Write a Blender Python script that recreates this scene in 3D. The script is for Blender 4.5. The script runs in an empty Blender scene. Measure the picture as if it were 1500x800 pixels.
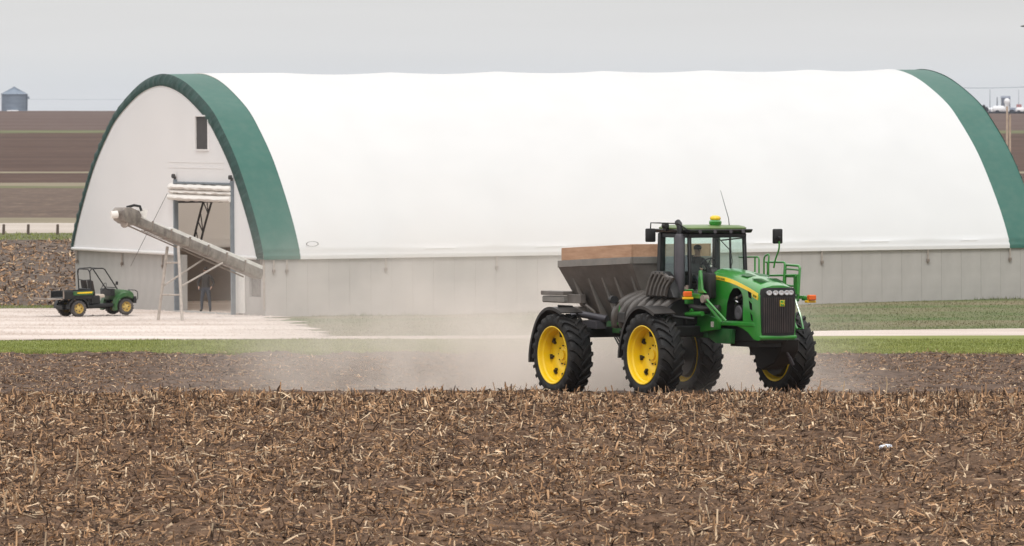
import bpy, bmesh, math, random
import numpy as np
from mathutils import Vector, Matrix, noise as mnoise
random.seed(7); rng = np.random.default_rng(11)
R = math.radians; PI = math.pi
S = bpy.context.scene
COL = S.collection

# ------------------------------------------------------------------ camera, world, sun, exposure
cam_d = bpy.data.cameras.new('camera'); cam = bpy.data.objects.new('camera', cam_d); COL.objects.link(cam)
FPX = 11400.0
cam_d.sensor_width = 36; cam_d.lens = 36 * FPX / 1500
cam_d.clip_start = 5; cam_d.clip_end = 12000
cam.location = (0, 0, 7.0)
cam.rotation_euler = (R(90) - math.atan(240 / FPX), 0, 0)
cam_d.dof.use_dof = True; cam_d.dof.focus_distance = 188; cam_d.dof.aperture_fstop = 7.0
S.camera = cam

SUN_EL, SUN_AZ = 48, 184          # degrees; azimuth from +Y clockwise: behind the camera
w = bpy.data.worlds.new('World'); S.world = w; w.use_nodes = True
nt = w.node_tree; N = nt.nodes; L = nt.links; N.clear()
out = N.new('ShaderNodeOutputWorld')
sky = N.new('ShaderNodeTexSky'); sky.sky_type = 'NISHITA'; sky.sun_disc = False
sky.sun_elevation = R(SUN_EL); sky.sun_rotation = R(SUN_AZ); sky.dust_density = 3.0
bg1 = N.new('ShaderNodeBackground'); bg1.inputs['Strength'].default_value = 0.06
L.new(sky.outputs[0], bg1.inputs[0])
tc = N.new('ShaderNodeTexCoord'); sep = N.new('ShaderNodeSeparateXYZ'); L.new(tc.outputs['Generated'], sep.inputs[0])
cr = N.new('ShaderNodeValToRGB'); L.new(sep.outputs['Z'], cr.inputs[0])
els = cr.color_ramp.elements
els[0].position = 0.0; els[0].color = (.71, .735, .77, 1)
els[1].position = 1.0; els[1].color = (1.0, 1.0, 1.0, 1)
for p, c in ((.004, (.73, .75, .775)), (.009, (.765, .765, .765)), (.016, (.735, .735, .73)), (.10, (.72, .72, .715)), (.45, (.92, .91, .89))):
    e = els.new(p); e.color = (*c, 1)
st = N.new('ShaderNodeMapRange'); st.inputs['From Min'].default_value = .02; st.inputs['From Max'].default_value = .7
st.inputs['To Min'].default_value = 1.0; st.inputs['To Max'].default_value = 1.62
L.new(sep.outputs['Z'], st.inputs['Value'])
mp = N.new('ShaderNodeMapping'); mp.inputs['Scale'].default_value = (9, 9, 160); L.new(tc.outputs['Generated'], mp.inputs[0])
ns = N.new('ShaderNodeTexNoise'); ns.inputs['Scale'].default_value = 1.6; ns.inputs['Detail'].default_value = 4; L.new(mp.outputs[0], ns.inputs['Vector'])
mr = N.new('ShaderNodeMapRange'); mr.inputs['To Min'].default_value = .955; mr.inputs['To Max'].default_value = 1.045
L.new(ns.outputs[0], mr.inputs['Value'])
mu = N.new('ShaderNodeMath'); mu.operation = 'MULTIPLY'; L.new(st.outputs[0], mu.inputs[0]); L.new(mr.outputs[0], mu.inputs[1])
bg2 = N.new('ShaderNodeBackground'); L.new(cr.outputs[0], bg2.inputs[0]); L.new(mu.outputs[0], bg2.inputs[1])
mx = N.new('ShaderNodeMixShader'); mx.inputs[0].default_value = .95
L.new(bg1.outputs[0], mx.inputs[1]); L.new(bg2.outputs[0], mx.inputs[2]); L.new(mx.outputs[0], out.inputs[0])

sd = bpy.data.lights.new('sun', 'SUN'); sd.energy = 1.2; sd.angle = R(10); sd.color = (1.0, .97, .93)
sun = bpy.data.objects.new('sun', sd); COL.objects.link(sun)
az = R(SUN_AZ); dv = Vector((math.sin(az) * math.cos(R(SUN_EL)), math.cos(az) * math.cos(R(SUN_EL)), math.sin(R(SUN_EL))))
sun.rotation_euler = dv.to_track_quat('Z', 'Y').to_euler()
S.view_settings.view_transform = 'Standard'; S.view_settings.look = 'None'
S.view_settings.exposure = 0.0; S.view_settings.gamma = 1
S.render.engine = 'CYCLES'
S.cycles.volume_step_rate = 2.0; S.cycles.volume_max_steps = 64
S.cycles.volume_bounces = 2; S.cycles.max_bounces = 8; S.cycles.transparent_max_bounces = 12
try:
    S.cycles.use_denoising = True
except Exception: pass

# ------------------------------------------------------------------ helpers
def tag(o, label=None, cat=None, group=None, kind=None):
    if label: o['label'] = label
    if cat: o['category'] = cat
    if group: o['group'] = group
    if kind: o['kind'] = kind
    return o
def empty(name, loc=(0, 0, 0), rz=0, label=None, cat=None, group=None):
    o = bpy.data.objects.new(name, None); COL.objects.link(o); o.location = loc; o.rotation_euler = (0, 0, rz)
    o.empty_display_size = .3
    return tag(o, label, cat, group)
def link_mesh(name, me, parent=None, loc=None):
    o = bpy.data.objects.new(name, me); COL.objects.link(o)
    if parent: o.parent = parent
    if loc: o.location = loc
    return o
def copy_tree(o, parent=None):
    c = o.copy(); COL.objects.link(c)
    if parent: c.parent = parent
    for ch in list(o.children): copy_tree(ch, c)
    return c

class MB:
    def __init__(s): s.v = []; s.f = []; s.m = []; s.mi = 0
    def add(s, vs, fs, M=None):
        n = len(s.v)
        for p in vs:
            p = Vector(p)
            if M is not None: p = M @ p
            s.v.append(tuple(p))
        for f in fs: s.f.append(tuple(i + n for i in f)); s.m.append(s.mi)
        return s
    def box(s, c, d, M=None):
        x, y, z = c; a, b, h = d[0] / 2, d[1] / 2, d[2] / 2
        vs = [(x + i * a, y + j * b, z + k * h) for k in (-1, 1) for j in (-1, 1) for i in (-1, 1)]
        return s.add(vs, [(0, 2, 3, 1), (4, 5, 7, 6), (0, 1, 5, 4), (2, 6, 7, 3), (0, 4, 6, 2), (1, 3, 7, 5)], M)
    def bb(s, a0, a1, b0, b1, z0, z1, M=None):
        return s.box(((a0 + a1) / 2, (b0 + b1) / 2, (z0 + z1) / 2), (abs(a1 - a0), abs(b1 - b0), abs(z1 - z0)), M)
    def tube(s, pts, r, n=8, cap=True, M=None):
        pts = [Vector(p) for p in pts]; rs = r if isinstance(r, (list, tuple)) else [r] * len(pts)
        vs = []; up = None
        for i, p in enumerate(pts):
            if i == 0: d = pts[1] - pts[0]
            elif i == len(pts) - 1: d = pts[-1] - pts[-2]
            else: d = (pts[i + 1] - p).normalized() + (p - pts[i - 1]).normalized()
            d = d.normalized() if d.length > 1e-9 else Vector((0, 0, 1))
            if up is None:
                up = Vector((0, 0, 1)) if abs(d.z) < .9 else Vector((1, 0, 0))
            x = d.cross(up)
            if x.length < 1e-6: x = d.cross(Vector((1, .3, 0)))
            x.normalize(); y = x.cross(d).normalized(); up = y
            for k in range(n):
                t = 2 * PI * (k + .5) / n
                vs.append(p + (x * math.cos(t) + y * math.sin(t)) * rs[i])
        fs = []
        for i in range(len(pts) - 1):
            for k in range(n):
                a = i * n + k; b = i * n + (k + 1) % n
                fs.append((a, b, b + n, a + n))
        if cap:
            fs.append(tuple(range(n - 1, -1, -1))); fs.append(tuple((len(pts) - 1) * n + k for k in range(n)))
        return s.add(vs, fs, M)
    def lathe(s, prof, n=32, axis='Y', M=None, closed=False):
        vs = []
        for k in range(n):
            t = 2 * PI * k / n
            for (y, r) in prof:
                c, q = r * math.cos(t), r * math.sin(t)
                vs.append((c, y, q) if axis == 'Y' else ((c, q, y) if axis == 'Z' else (y, c, q)))
        m = len(prof); fs = []
        for k in range(n):
            k2 = (k + 1) % n
            for i in range(m if closed else m - 1):
                j = (i + 1) % m
                fs.append((k * m + i, k * m + j, k2 * m + j, k2 * m + i))
        return s.add(vs, fs, M)
    def prism(s, poly, y0, y1, M=None):        # poly in (x, z), extruded along y
        n = len(poly)
        vs = [(p[0], y0, p[1]) for p in poly] + [(p[0], y1, p[1]) for p in poly]
        fs = [tuple(range(n)), tuple(range(2 * n - 1, n - 1, -1))]
        for i in range(n):
            j = (i + 1) % n; fs.append((i, i + n, j + n, j))
        return s.add(vs, fs, M)
    def loft(s, secs, M=None, cap=True, closed=True):
        n = len(secs[0]); vs = [p for q in secs for p in q]; fs = []
        for i in range(len(secs) - 1):
            for k in range(n if closed else n - 1):
                j = (k + 1) % n
                fs.append((i * n + k, i * n + j, (i + 1) * n + j, (i + 1) * n + k))
        if cap:
            fs.append(tuple(range(n - 1, -1, -1))); fs.append(tuple((len(secs) - 1) * n + k for k in range(n)))
        return s.add(vs, fs, M)
    def mesh(s, name, mats, bevel=0, ang=35, seg=1):
        me = bpy.data.meshes.new(name); me.from_pydata(s.v, [], s.f)
        mats = mats if isinstance(mats, (list, tuple)) else [mats]
        for m in mats: me.materials.append(m)
        for p, i in zip(me.polygons, s.m): p.material_index = i
        bm = bmesh.new(); bm.from_mesh(me)
        bmesh.ops.recalc_face_normals(bm, faces=bm.faces)
        if bevel:
            es = [e for e in bm.edges if len(e.link_faces) == 2 and e.calc_face_angle(0) > R(ang)]
            bmesh.ops.bevel(bm, geom=es, offset=bevel, segments=seg, affect='EDGES', profile=.5, clamp_overlap=True)
        bm.to_mesh(me); bm.free()
        me.shade_smooth()
        try: me.set_sharp_from_angle(angle=R(ang))
        except Exception: pass
        return me
    def build(s, name, mats, parent=None, bevel=0, ang=35, seg=1, loc=None):
        return link_mesh(name, s.mesh(name, mats, bevel, ang, seg), parent, loc)

def spline(pts, k=6):
    P = [Vector(p) for p in pts]; P = [2 * P[0] - P[1]] + P + [2 * P[-1] - P[-2]]; o = []
    for i in range(1, len(P) - 2):
        for j in range(k):
            t = j / k; a, b, c, d = P[i - 1], P[i], P[i + 1], P[i + 2]
            o.append(.5 * ((2 * b) + (c - a) * t + (2 * a - 5 * b + 4 * c - d) * t * t + (3 * b - a - 3 * c + d) * t ** 3))
    o.append(P[-2]); return o

# ------------------------------------------------------------------ materials
def mat(name, col, rough=.6, metal=0.0, var=.12, ns=4.0, col2=None, bump=0.0, bs=30.0, spec=.5, detail=5, coat=0.0,
        stretch=None, dust=0.0, dustcol=(.30, .235, .19), translucent=0.0, island=0.0):
    m = bpy.data.materials.new(name); m.use_nodes = True; nt = m.node_tree; N = nt.nodes; L = nt.links
    p = N['Principled BSDF']; p.inputs['Roughness'].default_value = rough; p.inputs['Metallic'].default_value = metal
    p.inputs['Specular IOR Level'].default_value = spec; p.inputs['Coat Weight'].default_value = coat
    tc = N.new('ShaderNodeTexCoord'); vec = tc.outputs['Object']
    if stretch:
        mp = N.new('ShaderNodeMapping'); mp.inputs['Scale'].default_value = stretch; L.new(vec, mp.inputs[0]); vec = mp.outputs[0]
    n1 = N.new('ShaderNodeTexNoise'); n1.inputs['Scale'].default_value = ns; n1.inputs['Detail'].default_value = detail
    n1.inputs['Roughness'].default_value = .62; L.new(vec, n1.inputs['Vector'])
    r = N.new('ShaderNodeValToRGB'); L.new(n1.outputs[0], r.inputs[0])
    c2 = col2 or tuple(min(1, c * (1 + var)) for c in col); c1 = col if col2 else tuple(c * (1 - var) for c in col)
    r.color_ramp.elements[0].position = .33; r.color_ramp.elements[0].color = (*c1, 1)
    r.color_ramp.elements[1].position = .67; r.color_ramp.elements[1].color = (*c2, 1)
    colout = r.outputs[0]
    if island:
        g = N.new('ShaderNodeNewGeometry'); mr = N.new('ShaderNodeMapRange')
        mr.inputs['To Min'].default_value = 1 - island; mr.inputs['To Max'].default_value = 1 + island
        L.new(g.outputs['Random Per Island'], mr.inputs['Value'])
        hs = N.new('ShaderNodeHueSaturation'); L.new(mr.outputs[0], hs.inputs['Value']); L.new(colout, hs.inputs['Color']); colout = hs.outputs[0]
    if dust:
        n2 = N.new('ShaderNodeTexNoise'); n2.inputs['Scale'].default_value = 3.1; n2.inputs['Detail'].default_value = 7; L.new(tc.outputs['Object'], n2.inputs['Vector'])
        mr2 = N.new('ShaderNodeMapRange'); mr2.inputs['From Min'].default_value = .4; mr2.inputs['From Max'].default_value = .8
        mr2.inputs['To Max'].default_value = dust; L.new(n2.outputs[0], mr2.inputs['Value'])
        mxc = N.new('ShaderNodeMixRGB'); mxc.inputs[2].default_value = (*dustcol, 1)
        L.new(mr2.outputs[0], mxc.inputs[0]); L.new(colout, mxc.inputs[1]); colout = mxc.outputs[0]
    L.new(colout, p.inputs['Base Color'])
    if bump:
        n3 = N.new('ShaderNodeTexNoise'); n3.inputs['Scale'].default_value = bs; n3.inputs['Detail'].default_value = 6; L.new(vec, n3.inputs['Vector'])
        b = N.new('ShaderNodeBump'); b.inputs['Strength'].default_value = 1; b.inputs['Distance'].default_value = bump
        L.new(n3.outputs[0], b.inputs['Height']); L.new(b.outputs[0], p.inputs['Normal'])
    if translucent:
        t = N.new('ShaderNodeBsdfTranslucent'); t.inputs[0].default_value = (.95, .82, .70, 1)
        ms = N.new('ShaderNodeMixShader'); ms.inputs[0].default_value = translucent
        L.new(p.outputs[0], ms.inputs[1]); L.new(t.outputs[0], ms.inputs[2]); L.new(ms.outputs[0], N['Material Output'].inputs[0])
    return m

M = {}
M['soil'] = mat('soil', (.052, .030, .018), .95, ns=5, col2=(.20, .122, .077), bump=.05, bs=22, spec=.15, detail=9)
M['soil_far'] = mat('soil_far', (.045, .029, .022), .95, ns=2.5, col2=(.17, .115, .085), bump=.03, bs=6, spec=.15, detail=12)
M['residue'] = mat('residue', (.22, .122, .064), .8, ns=1.4, col2=(.48, .295, .165), spec=.25, island=.55)
M['residue_pale'] = mat('residue_pale', (.60, .45, .30), .75, ns=2, var=.2, spec=.3, island=.35)
M['residue_dark'] = mat('residue_dark', (.075, .046, .031), .85, ns=2, var=.3, spec=.2, island=.5)
M['verge'] = mat('verge', (.135, .165, .032), .9, ns=.35, col2=(.225, .24, .068), bump=.02, bs=20, spec=.2, detail=9, stretch=(.35, 1, 1))
M['bank'] = mat('bank', (.085, .125, .038), .9, ns=.5, col2=(.20, .165, .10), bump=.03, bs=12, spec=.2, detail=8, stretch=(.22, .5, 1))
M['blade'] = mat('blade', (.145, .18, .034), .75, ns=.5, col2=(.25, .265, .075), spec=.25, island=.4, stretch=(.4, 1, 1))
M['blade_bank'] = mat('blade_bank', (.075, .135, .035), .8, ns=.5, col2=(.20, .165, .10), spec=.2, island=.4, stretch=(.22, .5, 1))
M['gravel'] = mat('gravel', (.47, .385, .335), .95, ns=.30, col2=(.68, .60, .55), bump=.02, bs=18, spec=.15, detail=11, stretch=(.4, 1, 1))
M['far_green'] = mat('far_green', (.085, .10, .042), .9, ns=.06, col2=(.17, .16, .08), spec=.15, detail=8)
M['far_tan'] = mat('far_tan', (.17, .145, .095), .9, ns=.05, col2=(.27, .225, .155), spec=.15, detail=8)
M['far_gravel'] = mat('far_gravel', (.42, .36, .31), .95, ns=.06, col2=(.52, .46, .41), spec=.15, detail=8)
def banded(name, c1, c2, sx=.01, sy=.08, c3=None, fine=.5, finec=(.2, .16, .12), fa=.5):
    m = bpy.data.materials.new(name); m.use_nodes = True; nt = m.node_tree; N = nt.nodes; L = nt.links
    p = N['Principled BSDF']; p.inputs['Roughness'].default_value = .95; p.inputs['Specular IOR Level'].default_value = .15
    tc = N.new('ShaderNodeTexCoord'); mp = N.new('ShaderNodeMapping'); mp.inputs['Scale'].default_value = (sx, sy, 0); L.new(tc.outputs['Object'], mp.inputs[0])
    n1 = N.new('ShaderNodeTexNoise'); n1.inputs['Scale'].default_value = 1; n1.inputs['Detail'].default_value = 7; n1.inputs['Roughness'].default_value = .7; L.new(mp.outputs[0], n1.inputs['Vector'])
    r = N.new('ShaderNodeValToRGB'); L.new(n1.outputs[0], r.inputs[0])
    r.color_ramp.elements[0].position = .35; r.color_ramp.elements[0].color = (*c1, 1)
    r.color_ramp.elements[1].position = .65; r.color_ramp.elements[1].color = (*c2, 1)
    mp2 = N.new('ShaderNodeMapping'); mp2.inputs['Scale'].default_value = (fine, fine * .22, 0); L.new(tc.outputs['Object'], mp2.inputs[0])
    n2 = N.new('ShaderNodeTexNoise'); n2.inputs['Scale'].default_value = 1; n2.inputs['Detail'].default_value = 6; n2.inputs['Roughness'].default_value = .8; L.new(mp2.outputs[0], n2.inputs['Vector'])
    mr = N.new('ShaderNodeMapRange'); mr.inputs['From Min'].default_value = .5; mr.inputs['From Max'].default_value = .68; mr.inputs['To Max'].default_value = fa; L.new(n2.outputs[0], mr.inputs['Value'])
    mc = N.new('ShaderNodeMixRGB'); mc.inputs[2].default_value = (*finec, 1); L.new(mr.outputs[0], mc.inputs[0]); L.new(r.outputs[0], mc.inputs[1]); L.new(mc.outputs[0], p.inputs['Base Color'])
    return m
M['stub_far'] = banded('stub_far', (.06, .044, .036), (.115, .085, .068), .05, .12, fine=2.0, finec=(.30, .22, .16), fa=.75)
M['stub_far2'] = banded('stub_far2', (.085, .058, .045), (.13, .09, .07), .01, .04, fine=.7, finec=(.26, .19, .13), fa=.6)
M['plowed'] = banded('plowed', (.052, .027, .019), (.095, .054, .039), .002, .035, fine=.15, finec=(.13, .085, .065), fa=.4)
M['hill'] = banded('hill', (.075, .044, .037), (.13, .088, .074), .002, .03, fine=.1, finec=(.16, .12, .10), fa=.4)

M['fabric'] = mat('fabric', (.80, .81, .82), .6, var=.02, ns=.5, spec=.35, translucent=.27)
M['fabric_end'] = mat('fabric_end', (.86, .86, .88), .6, var=.02, ns=.4, spec=.3, translucent=.27)
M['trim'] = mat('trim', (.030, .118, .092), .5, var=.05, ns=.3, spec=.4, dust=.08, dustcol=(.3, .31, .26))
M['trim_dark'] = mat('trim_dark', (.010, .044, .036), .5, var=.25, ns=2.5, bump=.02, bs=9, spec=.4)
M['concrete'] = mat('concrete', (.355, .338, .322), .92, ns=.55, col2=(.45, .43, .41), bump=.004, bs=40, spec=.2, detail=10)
M['concrete_in_shaded'] = mat('concrete_in_shaded', (.16, .125, .10), .95, ns=.8, col2=(.22, .175, .14), spec=.15)  # inner wall concrete with the indoor shade put into its darker brown
M['liner'] = mat('liner', (.62, .52, .43), .8, var=.06, ns=.4, spec=.2, translucent=.35)
M['truss'] = mat('truss', (.06, .06, .065), .6, metal=.3)
M['frame_blue'] = mat('frame_blue', (.20, .225, .25), .5, metal=.4)
M['curtain'] = mat('curtain', (.72, .68, .64), .6, var=.06, ns=1.5, bump=.02, bs=4)
M['rod'] = mat('rod', (.38, .33, .29), .55, var=.2, ns=9)
M['dark'] = mat('dark', (.055, .05, .05), .8)
M['hatch'] = mat('hatch', (.17, .155, .145), .9, var=.3, ns=6)
M['galv'] = mat('galv', (.12, .10, .088), .6, metal=.1, ns=3, col2=(.28, .245, .215), bump=.004, bs=12, dust=.4, dustcol=(.42, .36, .31))
M['white_metal'] = mat('white_metal', (.72, .70, .67), .5, ns=3, var=.1, dust=.4, dustcol=(.5, .45, .4))
M['rust'] = mat('rust', (.25, .205, .175), .7, ns=5, var=.25, dust=.3)
M['plastic_rib_lit'] = mat('plastic_rib_lit', (.075, .066, .060), .38, var=.2, ns=5, dust=.3, dustcol=(.20, .17, .14))  # rib plastic paler than its shell, highlights put into the colour
M['green'] = mat('green', (.018, .235, .020), .30, var=.10, ns=2, spec=.6, coat=.9, dust=.14)
M['green'].node_tree.nodes['Principled BSDF'].inputs['Coat Roughness'].default_value = .16
M['green_dull'] = mat('green_dull', (.012, .105, .022), .5, var=.2, ns=4, dust=.18)
M['green_gator'] = mat('green_gator', (.022, .095, .022), .5, var=.15, ns=5, dust=.25)
M['green_roof'] = mat('green_roof', (.12, .19, .06), .4, var=.15, ns=2, dust=.3, dustcol=(.3, .33, .16))
M['yellow'] = mat('yellow', (.86, .57, .004), .38, var=.05, ns=3, coat=.2, dust=.22, dustcol=(.42, .30, .14))
M['yellow_gator'] = mat('yellow_gator', (.62, .43, .10), .6, var=.1, ns=8, dust=.5, dustcol=(.4, .33, .2))
M['rubber'] = mat('rubber', (.009, .009, .0095), .6, var=.3, ns=6, spec=.35, dust=.22, dustcol=(.10, .08, .065))
M['rubber_gator'] = mat('rubber_gator', (.05, .045, .045), .8, var=.3, ns=6, dust=.5, dustcol=(.2, .17, .15))
M['black'] = mat('black', (.007, .007, .0075), .5, var=.2, ns=5, dust=.05, dustcol=(.12, .10, .08))
M['black_gloss'] = mat('black_gloss', (.012, .012, .013), .28, var=.1, ns=5)
M['plastic'] = mat('plastic', (.020, .018, .017), .40, var=.25, ns=5, dust=.25, dustcol=(.12, .10, .085))
M['muffler'] = mat('muffler', (.085, .08, .09), .45, metal=.3, var=.15, ns=3)
M['grille'] = mat('grille', (.035, .028, .028), .5, var=.15, ns=3, dust=.4, dustcol=(.11, .075, .065))
M['hopper'] = mat('hopper', (.13, .115, .105), .5, metal=.1, ns=1.8, col2=(.22, .198, .18), bump=.003, bs=25, dust=.5, dustcol=(.15, .12, .10))
M['hopper_rim'] = mat('hopper_rim', (.20, .19, .175), .5, metal=.2, ns=3, col2=(.27, .25, .23), dust=.3)
M['wood'] = mat('wood', (.40, .225, .135), .75, ns=3.5, col2=(.56, .345, .225), bump=.004, bs=14, stretch=(.35, 1, 2.2))
M['orange'] = mat('orange', (.75, .13, .015), .35, var=.05)
M['amber'] = mat('amber', (.85, .50, .02), .35, var=.05)
M['chrome'] = mat('chrome', (.75, .75, .76), .15, metal=1, var=.02)
M['sticker'] = mat('sticker', (.7, .62, .58), .5, var=.3, ns=40)
M['skin'] = mat('skin', (.42, .25, .18), .6, var=.06)
M['cloth_dark'] = mat('cloth_dark', (.032, .025, .022), .9, var=.2, ns=8, bump=.01, bs=12)
M['jeans'] = mat('jeans', (.04, .046, .062), .9, var=.2, ns=8, bump=.01, bs=12)
M['hair'] = mat('hair', (.03, .02, .015), .8)
M['seat_tan'] = mat('seat_tan', (.5, .43, .36), .7)
M['bin'] = mat('bin', (.20, .245, .31), .5, metal=.3, ns=.4, var=.12, stretch=(1, 1, 3))
M['pole'] = mat('pole', (.36, .28, .22), .9, ns=2, var=.2)
M['far_white'] = mat('far_white', (.78, .78, .80), .7)
M['far_blue'] = mat('far_blue', (.16, .18, .23), .8, var=.3, ns=.5)
M['far_red'] = mat('far_red', (.28, .12, .12), .8)
M['far_leaf'] = mat('far_leaf', (.055, .062, .085), .9, var=.3, ns=.3)
M['litter'] = mat('litter', (.72, .76, .84), .5, var=.1, ns=10)
M['post'] = mat('post', (.10, .075, .06), .9)

def glass(name, tint, glossy=.06):
    m = bpy.data.materials.new(name); m.use_nodes = True; nt = m.node_tree; N = nt.nodes; L = nt.links; N.clear()
    o = N.new('ShaderNodeOutputMaterial'); t = N.new('ShaderNodeBsdfTransparent'); t.inputs[0].default_value = (*tint, 1)
    g = N.new('ShaderNodeBsdfGlossy'); g.inputs['Roughness'].default_value = .04; g.inputs[0].default_value = (.9, .95, .95, 1)
    lw_ = N.new('ShaderNodeLayerWeight'); lw_.inputs[0].default_value = .5; f = N.new('ShaderNodeMath'); f.operation = 'POWER'; f.inputs[1].default_value = 4.0; L.new(lw_.outputs['Facing'], f.inputs[0])
    a = N.new('ShaderNodeMath'); a.operation = 'ADD'; a.inputs[1].default_value = glossy; L.new(f.outputs[0], a.inputs[0])
    x = N.new('ShaderNodeMixShader'); L.new(a.outputs[0], x.inputs[0]); L.new(t.outputs[0], x.inputs[1]); L.new(g.outputs[0], x.inputs[2]); L.new(x.outputs[0], o.inputs[0])
    return m
M['glass'] = glass('cab_glass', (.88, .96, .93), .035)
M['lens'] = mat('lens', (.72, .72, .74), .12, metal=.6, var=.25, ns=30)

# ------------------------------------------------------------------ terrain function
ZL = np.array([(-60, .0), (100, -.02), (125, .02), (145, .09), (160, .15), (172, .215), (179, .255), (182, .25), (184.5, .17), (187, .06), (190, .01), (193, -.03), (198, -.22),
               (210, -.76), (220, -.80), (250, -.853), (267, -.945), (274, -.98), (290, -1.12), (303, -1.22), (312, -1.22), (325, -1.32), (340, -1.25),
               (450, -.58), (480, -.66), (540, -.91), (560, -.86), (750, -.57), (800, -.58), (1000, .70), (1300, 3.0), (1380, 3.58), (1700, 5.3), (2000, 6.45), (2300, 6.3), (3200, 5.0), (6000, 3.0)])
ZR = ZL.copy()
for i, (y, z) in enumerate(ZR):
    d = {290: -1.0, 303: -.93, 312: -.86, 325: -.78, 340: -.8, 2000: 5.75, 1700: 4.75, 2300: 5.6, 3200: 5.5}
    if y in d: ZR[i, 1] = d[y]
def sstep(a, b, x):
    t = np.clip((x - a) / (b - a), 0, 1); return t * t * (3 - 2 * t)
def gz(x, y):
    x = np.asarray(x, float); y = np.asarray(y, float)
    t = sstep(-5, 20, x / np.maximum(y, 1) * 305)
    return np.interp(y, ZL[:, 0], ZL[:, 1]) * (1 - t) + np.interp(y, ZR[:, 0], ZR[:, 1]) * t
def g(x, y): return float(gz(x, y))

def vnoise(x, y, seed=0):
    xi = np.floor(x).astype(np.int64); yi = np.floor(y).astype(np.int64); fx = x - xi; fy = y - yi
    fx = fx * fx * (3 - 2 * fx); fy = fy * fy * (3 - 2 * fy)
    def h(a, b):
        n = (a * 374761393 + b * 668265263 + seed * 974634777) & 0x7fffffff
        n = ((n ^ (n >> 13)) * 1274126177) & 0x7fffffff
        return ((n ^ (n >> 16)) & 0xffff) / 65535.0
    return (h(xi, yi) * (1 - fx) + h(xi + 1, yi) * fx) * (1 - fy) + (h(xi, yi + 1) * (1 - fx) + h(xi + 1, yi + 1) * fx) * fy

def np_mesh(name, V, F, mats, mi=None, smooth=False):
    """V (n,3) F (m,k) arrays, all faces the same size"""
    me = bpy.data.meshes.new(name); k = F.shape[1]
    me.vertices.add(len(V)); me.vertices.foreach_set('co', V.astype(np.float32).ravel())
    me.loops.add(F.size); me.loops.foreach_set('vertex_index', F.astype(np.int32).ravel())
    me.polygons.add(len(F)); me.polygons.foreach_set('loop_start', np.arange(0, F.size, k, dtype=np.int32))
    for m in mats: me.materials.append(m)
    if mi is not None: me.polygons.foreach_set('material_index', mi.astype(np.int32))
    me.update(calc_edges=True)
    if smooth: me.shade_smooth()
    else: me.shade_flat()
    return me

def grid(name, U, Vy, xf, yf, zf, mats, smooth=True, kind='structure', label=None):
    uu, vv = np.meshgrid(U, Vy); X = xf(uu, vv); Y = yf(uu, vv, X); Z = zf(X, Y)
    V = np.stack([X.ravel(), Y.ravel(), Z.ravel()], 1); nu, nv = len(U), len(Vy)
    i = (np.arange(nv - 1)[:, None] * nu + np.arange(nu - 1)[None, :]).ravel()
    F = np.stack([i, i + 1, i + nu + 1, i + nu], 1)
    o = link_mesh(name, np_mesh(name, V, F, mats, smooth=smooth)); tag(o, label=label, kind=kind); return o

def hw(Y): return 55 + .42 * max(Y, 0)
def edge_const(Y):
    if Y < 300 or Y > 5000: return lambda X: np.full_like(X, Y)
    return lambda X: Y + (vnoise(X / (Y * .02) + Y, X * 0, 77) - .5) * Y * .010 + (vnoise(X / (Y * .006), X * 0 + Y, 78) - .5) * Y * .004
def edge_tab(tab): return lambda X: np.interp(X, [t[0] for t in tab], [t[1] for t in tab])
road_bot = edge_tab([(-60, 266.5), (-17, 267.3), (0, 270), (12, 274), (30, 276), (90, 282)])
road_top = edge_tab([(-60, 272.5), (-8, 273.3), (0, 274.6), (12, 281.3), (20, 284.2), (40, 288), (90, 295)])
EDGES = [(-60, edge_const(-60.)), (250, edge_const(250.)), (268, road_bot), (276, road_top), (323.5, edge_const(323.5)), (328, edge_const(328.)),
         (452, edge_const(452.)), (480, edge_const(480.)), (538, edge_const(538.)), (562, edge_const(562.)), (748, edge_const(748.)), (764, edge_const(764.)), (800, edge_const(800.)),
         (868, edge_const(868.)), (882, edge_const(882.)), (1300, edge_const(1300.)), (1345, edge_const(1345.)), (2080, edge_const(2080.)), (6000, edge_const(6000.))]
NAMES = [('field_soil', 'soil', 60), ('grass_verge', 'verge', 8), ('gravel_road', 'gravel', 6), ('grass_bank', 'bank', 24), ('grass_strip', 'far_green', 4), ('stubble_field_beyond_building', 'stub_far', 30),
         ('roadside_grass', 'far_green', 8), ('far_gravel_road', 'far_gravel', 8), ('tan_grass_verge', 'far_tan', 5), ('brown_field', 'stub_far2', 16), ('green_field_edge', 'far_green', 4), ('farm_lane', 'far_tan', 5),
         ('plowed_field', 'plowed', 10), ('grass_waterway', 'far_tan', 3), ('plowed_field', 'plowed', 30), ('green_terrace_strip', 'far_green', 5), ('hillside_field', 'hill', 50), ('distant_land', 'hill', 40)]
US = np.linspace(-1, 1, 221)
US = np.sign(US) * np.abs(US) ** 1.6
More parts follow.
